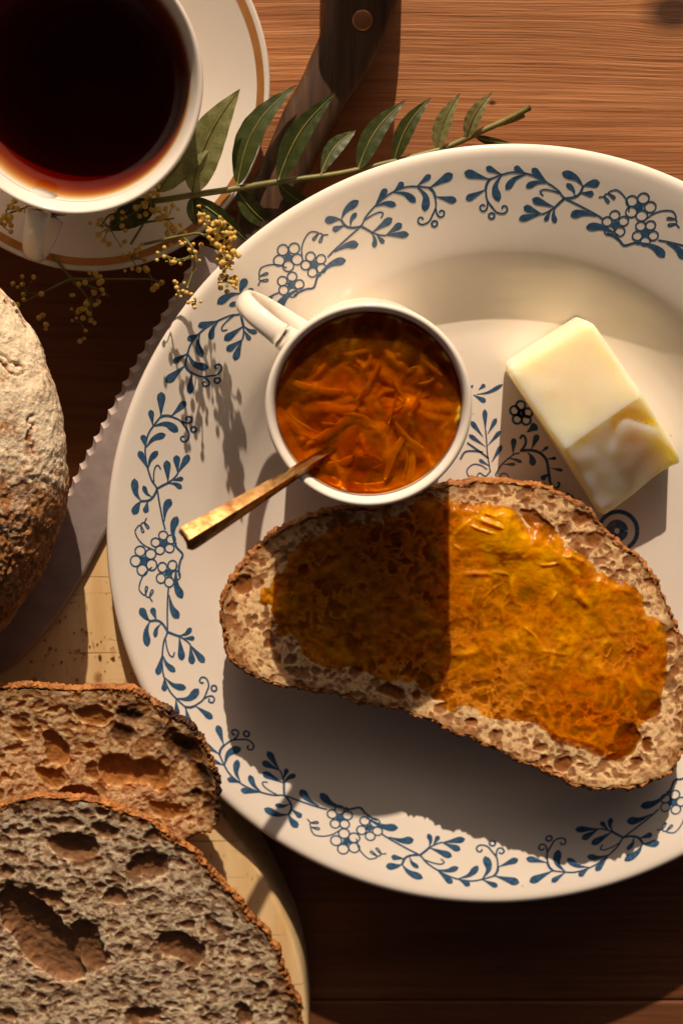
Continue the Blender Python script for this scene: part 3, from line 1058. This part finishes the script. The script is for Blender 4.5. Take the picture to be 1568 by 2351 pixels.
def make_slice(t, outline_px, p0, nrm, thick, seed, crumb, big=(), dens=1.0, centre=None, bakefun=None, crustw=.17, inside=.3, burnfun=None):
    ex, ey, n = plane_basis(nrm)
    pts = np.array([Pp(u, v, p0, n) for u, v in outline_px])
    q = np.stack([(pts - p0) @ ex, (pts - p0) @ ey], 1)
    NT = 960
    q = closed(q, NT)
    sg = np.sum(q[:, 0] * np.roll(q[:, 1], -1) - np.roll(q[:, 0], -1) * q[:, 1])
    if sg < 0:
        q = q[::-1]
    r2 = np.random.default_rng(seed)
    c0 = q.mean(0) if centre is None else np.asarray(centre)
    # ragged outline
    wob = fbm(np.c_[q * 1.1, np.full(NT, seed)], 5, seed, .6) * .10
    tn = np.roll(q, -1, 0) - np.roll(q, 1, 0)
    on = np.stack([tn[:, 1], -tn[:, 0]], 1)
    on /= np.linalg.norm(on, axis=1)[:, None]
    q = q + on * wob[:, None]
    lo, hi = q.min(0) - .3, q.max(0) + .3
    st = .028
    nx, ny = int((hi[0] - lo[0]) / st) + 1, int((hi[1] - lo[1]) / st) + 1
    gx = lo[0] + np.arange(nx) * st
    gy = lo[1] + np.arange(ny) * st
    GX, GY = np.meshgrid(gx, gy, indexing='ij')
    H = .03 * fbm(np.stack([GX * .8, GY * .8, GX * 0 + seed], -1), 3, seed) + .015 * vn(np.stack([GX * 5, GY * 5, GX * 0], -1), seed + 3)
    H0 = H.copy()
    q0 = np.stack([GX * 1.6, GY * 1.6, GX * 0 + seed], -1)
    GXw = GX + .11 * fbm(q0, 3, seed + 60, .6)
    GYw = GY + .11 * fbm(q0 + 31.7, 3, seed + 64, .6)
    area = (hi - lo).prod()
    bub = []
    for num, ra, rb, lv in ((int(85 * area * dens), .028, .065, 0), (int(22 * area * dens), .065, .13, 0), (int(6.5 * area * dens), .11, .21, 1), (int(.6 * area * dens), .21, .34, 1)):
        for _ in range(num):
            r = ra + (rb - ra) * r2.random() ** 1.6
            bub.append((lo[0] + r2.random() * (hi[0] - lo[0]), lo[1] + r2.random() * (hi[1] - lo[1]), r, r * r2.uniform(.45, 1), r2.uniform(0, 3.14), r2.uniform(.25, 1.0), lv))
    for (u, v, ra, rb, deg) in big:
        p = Pp(u, v, p0, n) - p0
        bub.append((p @ ex, p @ ey, ra / 66., rb / 66., -math.radians(deg), .8, 1))
    carve = np.zeros_like(H)
    cave = np.zeros_like(H)
    for (bx, by, ra, rb, an, dk, lv) in bub:
        e_ = ra + .14
        i0, i1 = int((bx - e_ - lo[0]) / st), int((bx + e_ - lo[0]) / st) + 2
        j0, j1 = int((by - e_ - lo[1]) / st), int((by + e_ - lo[1]) / st) + 2
        i0, j0, i1, j1 = max(i0, 0), max(j0, 0), min(i1, nx), min(j1, ny)
        if i1 <= i0 or j1 <= j0:
            continue
        X, Y = GXw[i0:i1, j0:j1] - bx, GYw[i0:i1, j0:j1] - by
        a = (X * math.cos(an) + Y * math.sin(an)) / ra
        b = (-X * math.sin(an) + Y * math.cos(an)) / rb
        dome = np.sqrt(np.clip(1 - a * a - b * b, 0, 1))
        T = cave if lv else carve
        dep = min(ra, rb) * dk * (.75 if lv else .95) * dome ** (.7 if lv else 1.0)
        T[i0:i1, j0:j1] = np.maximum(T[i0:i1, j0:j1], dep)
    D0 = cave + carve * (1 - .25 * sstep(.02, .10, cave))
    H = H + sstep(.03, .15, cave) * .02 * fbm(np.stack([GX * 2.5, GY * 2.5, GX * 0 + 9], -1), 4, seed + 80, .6)
    H = H - .60 * cave - .21 * carve * (1 - .55 * sstep(.02, .10, cave))
    H = H + .012 * vn(np.stack([GX * 9, GY * 9, GX * 0], -1), seed + 70)
    H = np.maximum(H, -thick * .8)

    def samp(A, x, y):
        fx = np.clip((x - lo[0]) / st, 0, nx - 1.001)
        fy = np.clip((y - lo[1]) / st, 0, ny - 1.001)
        i, j = fx.astype(int), fy.astype(int)
        a, b = fx - i, fy - j
        return A[i, j] * (1 - a) * (1 - b) + A[i + 1, j] * a * (1 - b) + A[i, j + 1] * (1 - a) * b + A[i + 1, j + 1] * a * b

    qi = q - on * crustw                       # where crumb meets crust
    NR = 230
    rho = np.linspace(0, 1, NR) ** .75
    XY = c0[None, None] + (qi[:, None] - c0) * rho[None, :, None]
    x, y = XY[..., 0], XY[..., 1]
    hz = samp(H, x, y)
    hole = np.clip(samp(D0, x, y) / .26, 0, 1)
    edist = np.linalg.norm(qi - c0, axis=1)[:, None] * (1 - rho)[None]
    edge = np.exp(-edist / inside) * (.7 + .5 * fbm(np.stack([x * 1.5, y * 1.5, x * 0], -1), 3, seed + 5))
    hz = hz * (1 - .6 * np.exp(-edist / .06))
    W = p0 + x[..., None] * ex + y[..., None] * ey + hz[..., None] * n
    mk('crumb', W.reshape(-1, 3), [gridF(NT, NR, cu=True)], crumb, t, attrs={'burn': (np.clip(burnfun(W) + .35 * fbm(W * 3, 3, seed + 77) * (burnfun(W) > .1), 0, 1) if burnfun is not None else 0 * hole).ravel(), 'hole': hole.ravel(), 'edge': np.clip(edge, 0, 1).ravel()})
    # crust: a lip round the top, a bulging side, and the underside
    NS = 44
    s = np.linspace(0, 1, NS)
    off = np.interp(s, [0, .12, .25, .5, .8, .93, 1], [-crustw - .03, -.07, .0, -.02, -.22, -.45, -1.0])
    dz = np.interp(s, [0, .12, .25, .5, .8, .93, 1], [-.02, .0, -.12, -.45 * thick, -.85 * thick, -thick, -thick])
    B = q[:, None] + on[:, None] * off[None, :, None]
    Zc = np.broadcast_to(dz[None], (NT, NS))
    W = p0 + B[..., 0:1] * ex + B[..., 1:2] * ey + Zc[..., None] * n
    nz = fbm(W * 2.2, 4, seed + 20, .6) * .05 + .045 * vn(W * 8, seed + 31) + .035 * vn(W * 15, seed + 32) - .13 * sstep(.4, .8, vn(W * 5.5, seed + 40)) - .12 * sstep(.4, .8, vn(W * 11, seed + 41))
    on3 = on[:, 0:1] * ex + on[:, 1:2] * ey
    dirs = on3[:, None] * np.clip(s / .2, 0, 1)[None, :, None] + n * np.clip(1 - s / .3, .0, 1)[None, :, None]
    W = W + dirs * nz[..., None]
    bake = .40 + .36 * fbm(W * .7, 4, seed + 50) + .25 * vn(W * 7, seed + 9) + .22 * vn(W * 14, seed + 10) - 1.6 * np.minimum(nz, 0)
    if bakefun is not None:
        bake = bake + bakefun(W)
    V = np.vstack([W.reshape(-1, 3), p0 + c0[0] * ex + c0[1] * ey - thick * n])
    k = np.arange(NT)
    cap = np.stack([np.full(NT, NT * NS), ((k + 1) % NT) * NS + NS - 1, k * NS + NS - 1], 1)
    bake = np.r_[np.clip(bake, 0, 1).ravel(), .6]
    mk('crust', V, [gridF(NT, NS, cu=True, flip=True), cap], MAT_CRUST, t, attrs={'bake': bake})
    return ex, ey, n, samp, H, (q, c0)


# slice on the plate: bridges the well of the plate, tilted a little towards the light
OUT_P = [(502, 1395), (502, 1445), (520, 1500), (565, 1545), (640, 1577), (720, 1592), (850, 1622), (985, 1662), (1060, 1700), (1150, 1738), (1250, 1778), (1330, 1806),
         (1400, 1818), (1465, 1814), (1525, 1788), (1565, 1735), (1588, 1660), (1592, 1560), (1570, 1455), (1530, 1370), (1490, 1300), (1440, 1255), (1390, 1215), (1340, 1160),
         (1250, 1112), (1150, 1100), (1060, 1101), (1000, 1110), (920, 1140), (850, 1160), (760, 1166), (690, 1186), (640, 1212), (585, 1250), (545, 1298), (515, 1348)]
pc = P(1040, 1450, 3.3)
nP = np.array([.053, .117, 1.0])
zb = lambda x, y: 2.75 - .053 * x - .117 * (y - 1.7)
pc[2] = zb(pc[0], pc[1])
pc = P(1040, 1450, pc[2])
tb = thing('bread_slice', 'crusty bread slice spread with orange marmalade on the blue patterned plate', 'bread', pc * np.array([1, 1, 0]) + np.array([0, 0, 1.6]))
big = [(557, 1343, 26, 24, 20), (1235, 1205, 52, 20, 38), (618, 1460, 12, 11, 0), (640, 1410, 12, 10, 0), (1330, 1680, 16, 14, 0), (900, 1590, 38, 18, 15), (1010, 1600, 14, 12, 0),
       (1200, 1640, 18, 14, 0), (1440, 1700, 30, 40, 10), (1290, 1755, 12, 10, 0), (1490, 1620, 26, 40, 10)]
exP, eyP, nPn, sampP, HP, outP = make_slice(tb, OUT_P, pc, nP, 1.45, 3, MAT_CRUMB, big, 1.0, inside=.45)

# marmalade spread on it
SPR = [(598, 1340), (622, 1300), (690, 1240), (760, 1195), (880, 1180), (980, 1140), (1060, 1150), (1150, 1155), (1215, 1195), (1280, 1225), (1340, 1270), (1400, 1310), (1460, 1345),
       (1515, 1420), (1538, 1510), (1525, 1600), (1490, 1690), (1430, 1740), (1340, 1722), (1240, 1680), (1120, 1660), (1000, 1615), (880, 1570), (770, 1540), (670, 1500), (625, 1430)]
sq = np.array([Pp(u, v, pc, nPn) for u, v in SPR])
sq = closed(np.stack([(sq - pc) @ exP, (sq - pc) @ eyP], 1), 720)
if np.sum(sq[:, 0] * np.roll(sq[:, 1], -1) - np.roll(sq[:, 0], -1) * sq[:, 1]) < 0:
    sq = sq[::-1]
cs = sq.mean(0)
NRs = 190
rho = np.linspace(0, 1.03, NRs) ** .7
XY = cs + (sq[:, None] - cs) * rho[None, :, None]
x, y = XY[..., 0], XY[..., 1]
ed = np.linalg.norm(sq - cs, axis=1)[:, None] * (1 - rho)[None]
q3 = np.stack([x, y, x * 0], -1)
lump = fbm(q3 * .55, 4, 60) * .5 + .5
und = np.maximum(sampP(HP, x, y), -.16)
thk = .03 + .14 * sstep(.25, .8, lump) + .03 * fbm(q3 * 1.5, 2, 66)
gold = 0 * x
for (u, v, ru, amp) in [(1130, 1200, 70, .20), (1180, 1260, 85, .16), (1260, 1310, 90, .12), (1330, 1380, 80, .07), (1110, 1370, 90, .08), (1250, 1440, 100, .07), (632, 1385, 36, .22), (1440, 1400, 70, .06), (1100, 1490, 80, .09), (1400, 1560, 80, .05)]:
    p = Pp(u, v, pc, nPn) - pc
    blob = amp * np.exp(-((x - p @ exP) ** 2 + (y - p @ eyP) ** 2) / (ru / 66.) ** 2)
    thk = thk + blob
    gold = gold + blob * 6.5
rgs = np.maximum(ridges(x, y, 60, x.min(), x.max(), y.min(), y.max(), 8, (.09, .20), (.5, 1.6)), .55 * ridges(x, y, 70, x.min(), x.max(), y.min(), y.max(), 9, (.05, .10), (.3, 1.0)))
thk = thk + (.045 + .09 * np.clip(gold, 0, 1.2)) * rgs
p = Pp(760, 1370, pc, nPn) - pc
left = np.exp(-(((x - p @ exP) / 2.6) ** 2 + ((y - p @ eyP) / 2.6) ** 2))
thk = thk * (1 - .55 * left * (gold < .25))
fade = sstep(-.05, .55, ed + .25 * fbm(q3 * 1.6, 3, 70))
thk = thk * fade - .09 * (1 - fade)
hz = np.maximum(und * .14, -.03) + .02 + thk
W = pc + x[..., None] * exP + y[..., None] * eyP + hz[..., None] * nPn
spread = thing('marmalade_spread', 'glossy orange marmalade spread over the toasted bread slice', 'marmalade', pc)
mk('jelly', W.reshape(-1, 3), [gridF(720, NRs, cu=True)], MAT_SPREAD, spread, attrs={'thick': np.clip(thk / .32, 0, 1).ravel(), 'pulp': ((.8 * rgs + gold * (.75 + .5 * lump)) * fade).ravel()})


# two slices lower left, the nearer one leaning on the other
def leanplane(deg):
    a = math.radians(deg)
    return np.array([0, -math.sin(a), math.cos(a)])


OUT_A = [(-120, 1600), (-60, 1582), (0, 1576), (70, 1572), (140, 1578), (215, 1580), (290, 1583), (345, 1605), (395, 1632), (440, 1662), (476, 1710), (500, 1765), (512, 1830), (506, 1880), (482, 1915),
         (440, 1935), (380, 1990), (300, 2060), (150, 2110), (-20, 2100), (-140, 2000), (-190, 1850), (-180, 1690)]
pA = P(180, 1800, 3.8)
tA_ = thing('bread_slice', 'toasted brown bread slice lying behind, with dark burnt cavities along its crust', 'bread', pA * np.array([1, 1, 0]) + np.array([0, 0, 2.0]), group=None)
bigA = [(130, 1720, 48, 34, 70), (272, 1768, 50, 46, 0), (345, 1778, 54, 38, 25), (180, 1838, 52, 44, 0), (118, 1782, 40, 24, 40), (295, 1642, 34, 16, 10), (283, 1682, 30, 20, 10), (418, 1716, 62, 30, 38),
        (460, 1770, 30, 16, 50), (445, 1820, 14, 12, 0), (230, 1865, 50, 34, 20), (375, 1860, 40, 24, 10), (60, 1850, 40, 30, 0), (215, 1645, 44, 26, 15), (20, 1720, 16, 12, 0)]


def spots(W, L, p0, n):
    out = 0
    for (u, v, ra, rb, deg, k) in L:
        p = Pp(u, v, p0, n)
        a = -math.radians(deg)
        dx, dy = W[..., 0] - p[0], W[..., 1] - p[1]
        q = ((dx * math.cos(a) + dy * math.sin(a)) / (ra / 66.)) ** 2 + ((-dx * math.sin(a) + dy * math.cos(a)) / (rb / 66.)) ** 2
        out = np.maximum(out, k * np.exp(-q ** 1.5))
    return out


def burnA(W):
    return spots(W, [(297, 1640, 36, 22, 10, 1), (283, 1684, 34, 22, 10, 1), (418, 1718, 60, 34, 38, 1), (470, 1775, 46, 22, 60, .95), (375, 1672, 40, 18, 30, .7), (445, 1822, 18, 14, 0, .9), (492, 1850, 22, 46, 0, .7)], pA, leanplane(9))


def bakeA(W):
    return .55 * spots(W, [(430, 1670, 110, 60, 40, 1), (505, 1810, 40, 110, 0, 1)], pA, leanplane(9))


make_slice(tA_, OUT_A, pA, leanplane(9), .65, 17, MAT_CRUMB_RED, bigA, 1.15, bakefun=bakeA, inside=.5, burnfun=burnA)

OUT_B = [(-160, 1900), (-80, 1868), (0, 1850), (60, 1833), (130, 1828), (200, 1836), (268, 1855), (330, 1882), (400, 1924), (460, 1972), (522, 2035), (580, 2105), (628, 2170), (660, 2240),
         (688, 2310), (698, 2380), (690, 2450), (600, 2520), (420, 2560), (200, 2560), (0, 2550), (-160, 2500), (-240, 2300), (-230, 2080)]
pB = P(260, 2180, 3.9)
tB_ = thing('bread_slice', 'greyish brown open crumbed bread slice leaning in front at the lower left', 'bread', pB * np.array([1, 1, 0]) + np.array([0, 0, 2.0]))
bigB = [(95, 2150, 165, 72, 62), (205, 2170, 80, 40, 75), (345, 1985, 44, 34, 10), (170, 1945, 62, 40, 10), (330, 2330, 46, 30, 0), (240, 1905, 34, 22, 20), (150, 1890, 40, 14, 5), (430, 2180, 60, 36, 60),
        (390, 2170, 36, 40, 0), (495, 2130, 40, 14, 70), (270, 2060, 28, 22, 0), (560, 2330, 36, 20, 70), (680, 2330, 34, 22, 60), (110, 2060, 40, 26, 30), (600, 2400, 40, 20, 0), (50, 1910, 30, 12, 10)]
make_slice(tB_, OUT_B, pB, leanplane(10.5), .6, 29, MAT_CRUMB_DARK, bigB, 1.1, inside=.35)

# ================================================================== LOAF
eq = 4.2
BZL = 1.42
pr = P(156, 1020, eq)
RL = 9.0
lc = np.array([pr[0] - RL, pr[1] - .3, eq])
loaf = thing('bread_loaf', 'round rustic loaf dusted with flour at the left edge', 'bread', (lc[0], lc[1], BZL))
nu, nv = 900, 420
th = np.arange(nu) / nu * 2 * np.pi
ph = np.linspace(.001, np.pi - .001, nv)
TH, PH = np.meshgrid(th, ph, indexing='ij')
sx = np.sin(PH) ** .92
D = np.stack([np.cos(TH) * sx, np.sin(TH) * sx, np.cos(PH)], -1)
hz = np.where(D[..., 2] > 0, 3.5, 2.7)
W = np.stack([lc[0] + RL * D[..., 0], lc[1] + RL * D[..., 1], lc[2] + hz * D[..., 2]], -1)
nz = .09 * fbm(W * .35, 3, 90) + .05 * fbm(W * 1.3, 4, 91, .6)
crack = np.abs(fbm(W * np.array([.35, .6, .6]), 4, 95))
crk = np.exp(-(crack / .035) ** 2) * sstep(.0, .5, fbm(W * .4, 2, 99) + .25)
grit = vn(W * 7, 101) * .5 + vn(W * 13, 102) * .5
lowm = sstep(1.6, -4.2, (W[..., 1] - lc[1]) + .7 * fbm(W * .5, 3, 105))          # rougher bark on the near half
nz = nz - .16 * crk + grit * (.02 + .05 * lowm) - .06 * lowm * sstep(.3, .7, vn(W * 4, 107))
Nn = D / np.linalg.norm(D, axis=-1)[..., None]
W = W + Nn * nz[..., None]
W[..., 2] = np.maximum(W[..., 2], BZL + .01)
fl = 1.02 + .36 * fbm(W * .6, 4, 110) - 1.15 * lowm - 1.2 * crk + .34 * grit + .22 * vn(W * 4, 112) - .5 * sstep(.35, -.3, D[..., 2])
mk('crust', W.reshape(-1, 3), [gridF(nu, nv, cu=True, flip=True)], MAT_LOAF, loaf, attrs={'flour': np.clip(fl, 0, 1).ravel()})

# ================================================================== CUTTING BOARD
BZ = 1.42
BO = [(-400, 1195), (-150, 1185), (60, 1185), (180, 1192), (232, 1206), (262, 1245), (300, 1330), (345, 1470), (400, 1630), (455, 1770), (515, 1880), (588, 1985), (648, 2100), (684, 2195), (702, 2290), (708, 2420),
      (690, 2620), (500, 2800), (100, 2850), (-400, 2800), (-600, 2400), (-600, 1600)]
bq = np.array([P(u, v, BZ)[:2] for u, v in BO])
bq = closed(bq, 260)
if np.sum(bq[:, 0] * np.roll(bq[:, 1], -1) - np.roll(bq[:, 0], -1) * bq[:, 1]) < 0:
    bq = bq[::-1]
board = thing('cutting_board', 'pale worn wooden cutting board under the loaf and bread slices', 'cutting board', (bq[:, 0].mean(), bq[:, 1].mean(), TZ))
mk('board', *prism(bq, TZ + .01, BZ, .18), MAT_BOARD, board, flat_angle=60)

# crumbs fallen from the loaf: nobody could count them
parts = []
for _ in range(150):
    u, v = random.choice([(random.gauss(240, 60), random.gauss(1500, 70)), (random.gauss(590, 70), random.gauss(2060, 130)), (random.gauss(100, 80), random.gauss(1520, 60))])
    if u > np.interp(v, [1200, 1470, 1880, 2100, 2290], [230, 320, 490, 620, 675]):
        continue
    p = P(u, v, BZ)
    r = .018 + .05 * random.random() ** 3
    cv, cf = sphere((0, 0, 0), r, 6, 5)
    cv = cv * (1 + .35 * vn(cv * 40 + p, 5)[:, None]) + np.array([p[0], p[1], BZ + r * .6])
    parts.append((cv, cf))
cm = mk('bread_crumbs', *cat(parts), MAT_CRUST, None, smooth=False, attrs={'bake': np.concatenate([np.full(len(q[0]), random.uniform(0, .7)) for q in parts])})
cm['kind'] = 'stuff'
cm['label'] = 'tiny brown bread crumbs scattered over the pale cutting board'
cm['category'] = 'crumbs'

# ================================================================== BREAD KNIFE
kz = lambda v: np.interp(v, [0, 450, 650, 1100, 1600], [-.2, .5, 1.05, 1.58, 1.62])
knife = thing('bread_knife', 'serrated bread knife with dark wooden handle lying under the plate edge', 'knife', (P(300, 800, 1.9)))
edge_px = crom([(455, 560), (390, 682), (345, 762), (290, 858), (245, 945), (200, 1030), (158, 1112), (110, 1205), (60, 1310), (10, 1410), (-45, 1500), (-100, 1560)], 900)
spine_px = crom([(590, 600), (530, 700), (460, 830), (400, 950), (340, 1060), (286, 1150), (238, 1232), (186, 1330), (122, 1428), (60, 1498), (0, 1545), (-96, 1580)], 900)
E_ = np.array([P(u, v, kz(v)) for u, v in edge_px])
Sp = np.array([P(u, v, kz(v)) for u, v in spine_px])
dist = np.r_[0, np.cumsum(np.linalg.norm(np.diff(E_, axis=0), axis=1))]
ph_ = (dist / .56) % 1.0
scal = .13 * (1 - np.abs(2 * ph_ - 1) ** 1.6)                 # scallops cut into the edge
inw = Sp - E_
inw /= np.linalg.norm(inw, axis=1)[:, None]
e0 = E_ + inw * scal[:, None]
bev = E_ + inw * (.20 + 1.1 * scal)[:, None]
zz = np.array([0, 0, 1.0])
rows = [e0 - zz * .12, e0 + zz * (-.10), bev + zz * .07, E_ + inw * .62 + zz * .075, Sp - inw * .1 + zz * .075, Sp + zz * .03, Sp - zz * .07]
V = np.stack(rows, 1)
mk('blade', V.reshape(-1, 3), [gridF(900, len(rows), cv=True)], MAT_BLADE, knife, smooth=True, flat_angle=25)
L_ = crom([(752, -160), (745, -60), (747, 0), (740, 62), (716, 122), (690, 182), (655, 244), (622, 322), (585, 405), (545, 490), (520, 560)], 60)
R_ = crom([(930, -160), (922, -60), (912, 0), (884, 80), (845, 160), (800, 228), (765, 292), (728, 362), (690, 440), (655, 520), (620, 590)], 60)
rows = []
HT = .30
for k in range(60):
    l, r = L_[k], R_[k]
    zt_ = np.interp(l[1], [-160, 100, 560], [HT, HT, .95])
    a, b = P(l[0], l[1], zt_ - .3), P(r[0], r[1], zt_ - .3)
    up_ = np.array([0, 0, 1.0])
    rows.append([a + up_ * -1.5, a, a * .93 + b * .07 + up_ * .2, a * .8 + b * .2 + up_ * .3, a * .5 + b * .5 + up_ * .34, a * .2 + b * .8 + up_ * .3, a * .07 + b * .93 + up_ * .2, b, b + up_ * -1.5])
V = np.array(rows)
V[..., 2] = np.maximum(V[..., 2], TZ + .02)
mk('handle', V.reshape(-1, 3), [gridF(60, 9, cv=True, flip=True)], MAT_HANDLE, knife, flat_angle=60)
for (u, v, rpx) in ((832, 45, 23), (700, 262, 17)):
    z_ = HT + .02
    c = P(u, v, z_)
    r_ = rpx / 66.
    mk('rivet', *lathe([(r_, z_ - .15), (r_, z_ + .045), (r_ * .8, z_ + .07), (0, z_ + .08)], 24, c[0], c[1]), MAT_RIVET, knife)

# ================================================================== LEAFY BRANCH
BRO = -1.0
br = thing('leafy_branch', 'green branch of narrow paired leaves lying between saucer and plate', 'branch', P(540, 430, TZ))
stem_px = [(300, 466, 2.3), (372, 458, 2.5), (440, 447, 2.6), (540, 432, 2.3), (640, 416, 2.3), (735, 404, 2.2), (800, 393, 2.0), (900, 370, 1.7), (1000, 345, 1.4), (1050, 326, 1.3), (1100, 302, 1.3), (1160, 275, 1.3), (1218, 245, 1.4)]
mk('stem', *tube([P(q[0], q[1], q[2] + BRO) for q in stem_px], [.10, .11, .10, .09, .11, .10], 8, samples=70), MAT_STEM, br)
mk('stem', *tube([P(1120, 292, .3), P(1170, 278, .2), P(1203, 263, .15)], [.06, .07, .09], 8, samples=14), MAT_STEM, br)


def leaf(parent, base, tip, wd, zb_, zt_, bend=.06, mat=MAT_LEAF, fold=.25, arch=.15, name='leaf', wl=1.0, wr=1.0, peak=.38, roll=0.0):
    b = P(base[0], base[1], zb_ + BRO)
    t_ = P(tip[0], tip[1], zt_ + BRO)
    d = t_ - b
    L = np.linalg.norm(d)
    d /= L
    s = np.cross(d, [0, 0, 1.0])
    s /= np.linalg.norm(s)
    n = np.cross(s, d)
    roll += random.uniform(-.28, .28)
    arch *= random.uniform(.5, 1.8)
    s = s * math.cos(roll) + n * math.sin(roll)
    n = np.cross(s, d)
    nu, nv = 26, 9
    V = []
    mid = []
    for i in range(nu):
        t = i / (nu - 1)
        half = wd / 2 * (math.sin(math.pi * t ** (math.log(.5) / math.log(peak)))) ** .9
        half = max(half, .004)
        c = b + d * L * t + s * (bend * L * math.sin(math.pi * t)) + n * (arch * L * .3 * math.sin(math.pi * t))
        mid.append(c + n * .012)
        for j in range(nv):
            a = (j / (nv - 1) - .5) * 2
            ww = half * (wl if a < 0 else wr)
            V.append(c + s * a * ww + n * (fold * abs(a) * ww + .03 * wd * math.sin(t * 40) * abs(a) ** 2))
    lf = mk(name, np.array(V), [gridF(nu, nv, flip=True)], mat, parent)
    mk('midrib', *tube(mid, [.035, .028, .010], 6), MAT_STEM, lf)
    return lf


leaf(br, (545, 425), (682, 193), 0.92, 2.35, 1.9, -.10)
leaf(br, (640, 412), (770, 213), .82, 2.45, 2.3, -.08)
leaf(br, (737, 400), (818, 298), .60, 2.25, 1.6, -.10, peak=.5)
leaf(br, (822, 388), (932, 228), .72, 2.0, 1.5, -.08)
leaf(br, (905, 368), (990, 222), .60, 1.7, 1.5, -.08)
leaf(br, (1002, 345), (1056, 213), .60, 1.4, 1.5, -.07, MAT_LEAF_PALE)
leaf(br, (1070, 318), (1130, 210), .54, 1.35, 1.5, -.08, MAT_LEAF_PALE)
leaf(br, (442, 442), (551, 203), 1.28, 2.7, 3.0, -.07, MAT_LEAF_PALE, fold=.10, roll=-.12)
leaf(br, (360, 440), (535, 232), 1.15, 2.5, 2.6, .02, MAT_LEAF_PALE, fold=.06, roll=.05)
leaf(br, (545, 436), (640, 525), .70, 2.2, 1.5, .08)
leaf(br, (640, 420), (720, 470), .55, 2.2, 1.5, .08)
leaf(br, (440, 452), (575, 560), .62, 2.4, 2.4, -.05)
leaf(br, (440, 452), (452, 520), .40, 2.5, 2.2, .05)
leaf(br, (1090, 312), (1172, 326), .30, 1.2, .5, .06)
leaf(br, (355, 462), (250, 530), .95, 2.4, 2.0, .05)

# ================================================================== YELLOW FLOWER SPRIGS
BUD_V, BUD_F = sphere((0, 0, 0), 1.0, 8, 6)
bud_mesh = {}


def sprig(label, stems, clusters, zoff=TZ):
    """clusters: (u, v, z, spread px, count, size)"""
    stems = [[(a, b, c + zoff) for a, b, c in st] for st in stems]
    clusters = [(a, b, c + zoff, d, e, f) for a, b, c, d, e, f in clusters]
    root = stems[0][0]
    t = thing('yellow_flower_sprig', label, 'flower sprig', P(*root), 'sprigs of tiny yellow flowers')
    for st in stems:
        mk('stem', *tube([P(*q) for q in st], [.05, .04, .03], 6, samples=20), MAT_STEM, t)
    first = None
    for (u, v, z, sp, cnt, sz) in clusters:
        hub = P(u, v, z - .25)
        for k in range(cnt):
            a, r = random.uniform(0, 6.283), sp * math.sqrt(random.random())
            p = P(u + r * math.cos(a), v + r * math.sin(a) * 1.1, z + random.uniform(-.35, .35))
            s = (.74 if zoff == 0 else .95) * sz * random.uniform(.65, 1.3)
            if first is None:
                first = mk('bud', BUD_V * 1.0 + np.array(t.location) / S, BUD_F, MAT_BUD, t)
                o = first
            else:
                o = first.copy()
                COL.objects.link(o)
                o.parent = t
            o.location = (Vector((p * S).tolist()) - t.location)
            o.scale = (s, s, s * random.uniform(.8, 1.1))
            o.rotation_euler = (random.random() * 3, random.random() * 3, 0)
            if k % 2 == 0:
                mk('stalk', *tube([hub, (hub + p) / 2 + np.array([0, 0, .06]), p], [.022, .018, .015], 5), MAT_STEM, t)
    return t


sprig('bright yellow flower sprig in the sun on the plate rim', [[(330, 560, 3.0), (420, 540, 3.6), (470, 540, 4.0), (520, 600, 4.4)], [(420, 540, 3.6), (450, 590, 3.8), (430, 660, 4.0)], [(470, 540, 4.0), (500, 520, 4.2)], [(450, 590, 3.8), (380, 600, 3.6)]],
      [(508, 535, 4.3, 34, 46, .115), (520, 590, 4.4, 28, 36, .115), (525, 645, 4.3, 24, 28, .105), (470, 490, 4.1, 24, 12, .10), (440, 585, 3.9, 40, 14, .09), (410, 670, 4.0, 26, 9, .10), (450, 690, 3.9, 18, 6, .09), (380, 585, 3.7, 26, 7, .09)], zoff=0.0)
sprig('dim yellow flower sprig over the saucer beside the cup handle', [[(300, 560, 2.4), (330, 510, 2.6), (350, 460, 2.8)], [(330, 510, 2.6), (260, 490, 2.6), (230, 520, 2.5)], [(330, 510, 2.6), (400, 500, 2.9)]],
      [(345, 455, 3.3, 32, 14, .10), (385, 500, 3.5, 34, 14, .10), (250, 520, 3.0, 48, 15, .09), (300, 590, 2.9, 40, 12, .085), (300, 470, 3.1, 40, 11, .085), (405, 545, 3.6, 24, 9, .09)])
sprig('shadowed flower sprig on the dark table below the saucer', [[(120, 585, 1.9), (165, 640, 2.0), (205, 690, 2.1), (210, 740, 2.0)], [(165, 640, 2.0), (130, 655, 2.1), (60, 690, 1.9)], [(170, 645, 2.0), (230, 665, 2.1), (250, 680, 2.1)], [(165, 640, 2.0), (260, 640, 2.2), (350, 640, 2.3)]],
      [(205, 690, 2.3, 44, 18, .10), (220, 640, 2.4, 30, 8, .10), (60, 670, 2.2, 40, 10, .10), (185, 740, 2.1, 40, 8, .10), (100, 730, 2.1, 26, 4, .10), (350, 640, 2.5, 28, 7, .1)])
sprig('flower sprig at the left edge of the saucer, left of the cup handle', [[(-20, 520, 2.3), (20, 490, 2.6), (60, 475, 2.8)]],
      [(15, 480, 2.7, 30, 9, .10), (62, 472, 2.8, 26, 6, .10), (8, 520, 2.5, 20, 5, .10)])

# ================================================================== UNSEEN POT (added beyond the far edge to cast the shadow across the knife handle)
sx_, sy_ = P(829, 0, TZ)[0], P(829, 0, TZ)[1] + 5.0
pot = thing('shadow_pot', 'unseen cream shadow pot standing beyond the knife handle', 'shadow pot', (sx_, sy_, TZ))
mk('pot_body', *lathe(crom([(0, 0), (1.2, 0), (1.34, .15), (1.36, 1.5), (1.36, 3.2), (1.36, 4.6), (1.3, 4.9), (1.0, 5.0), (0, 5.05)], 60) + np.array([0, TZ]), 64, sx_, sy_), MAT_JUG, pot)
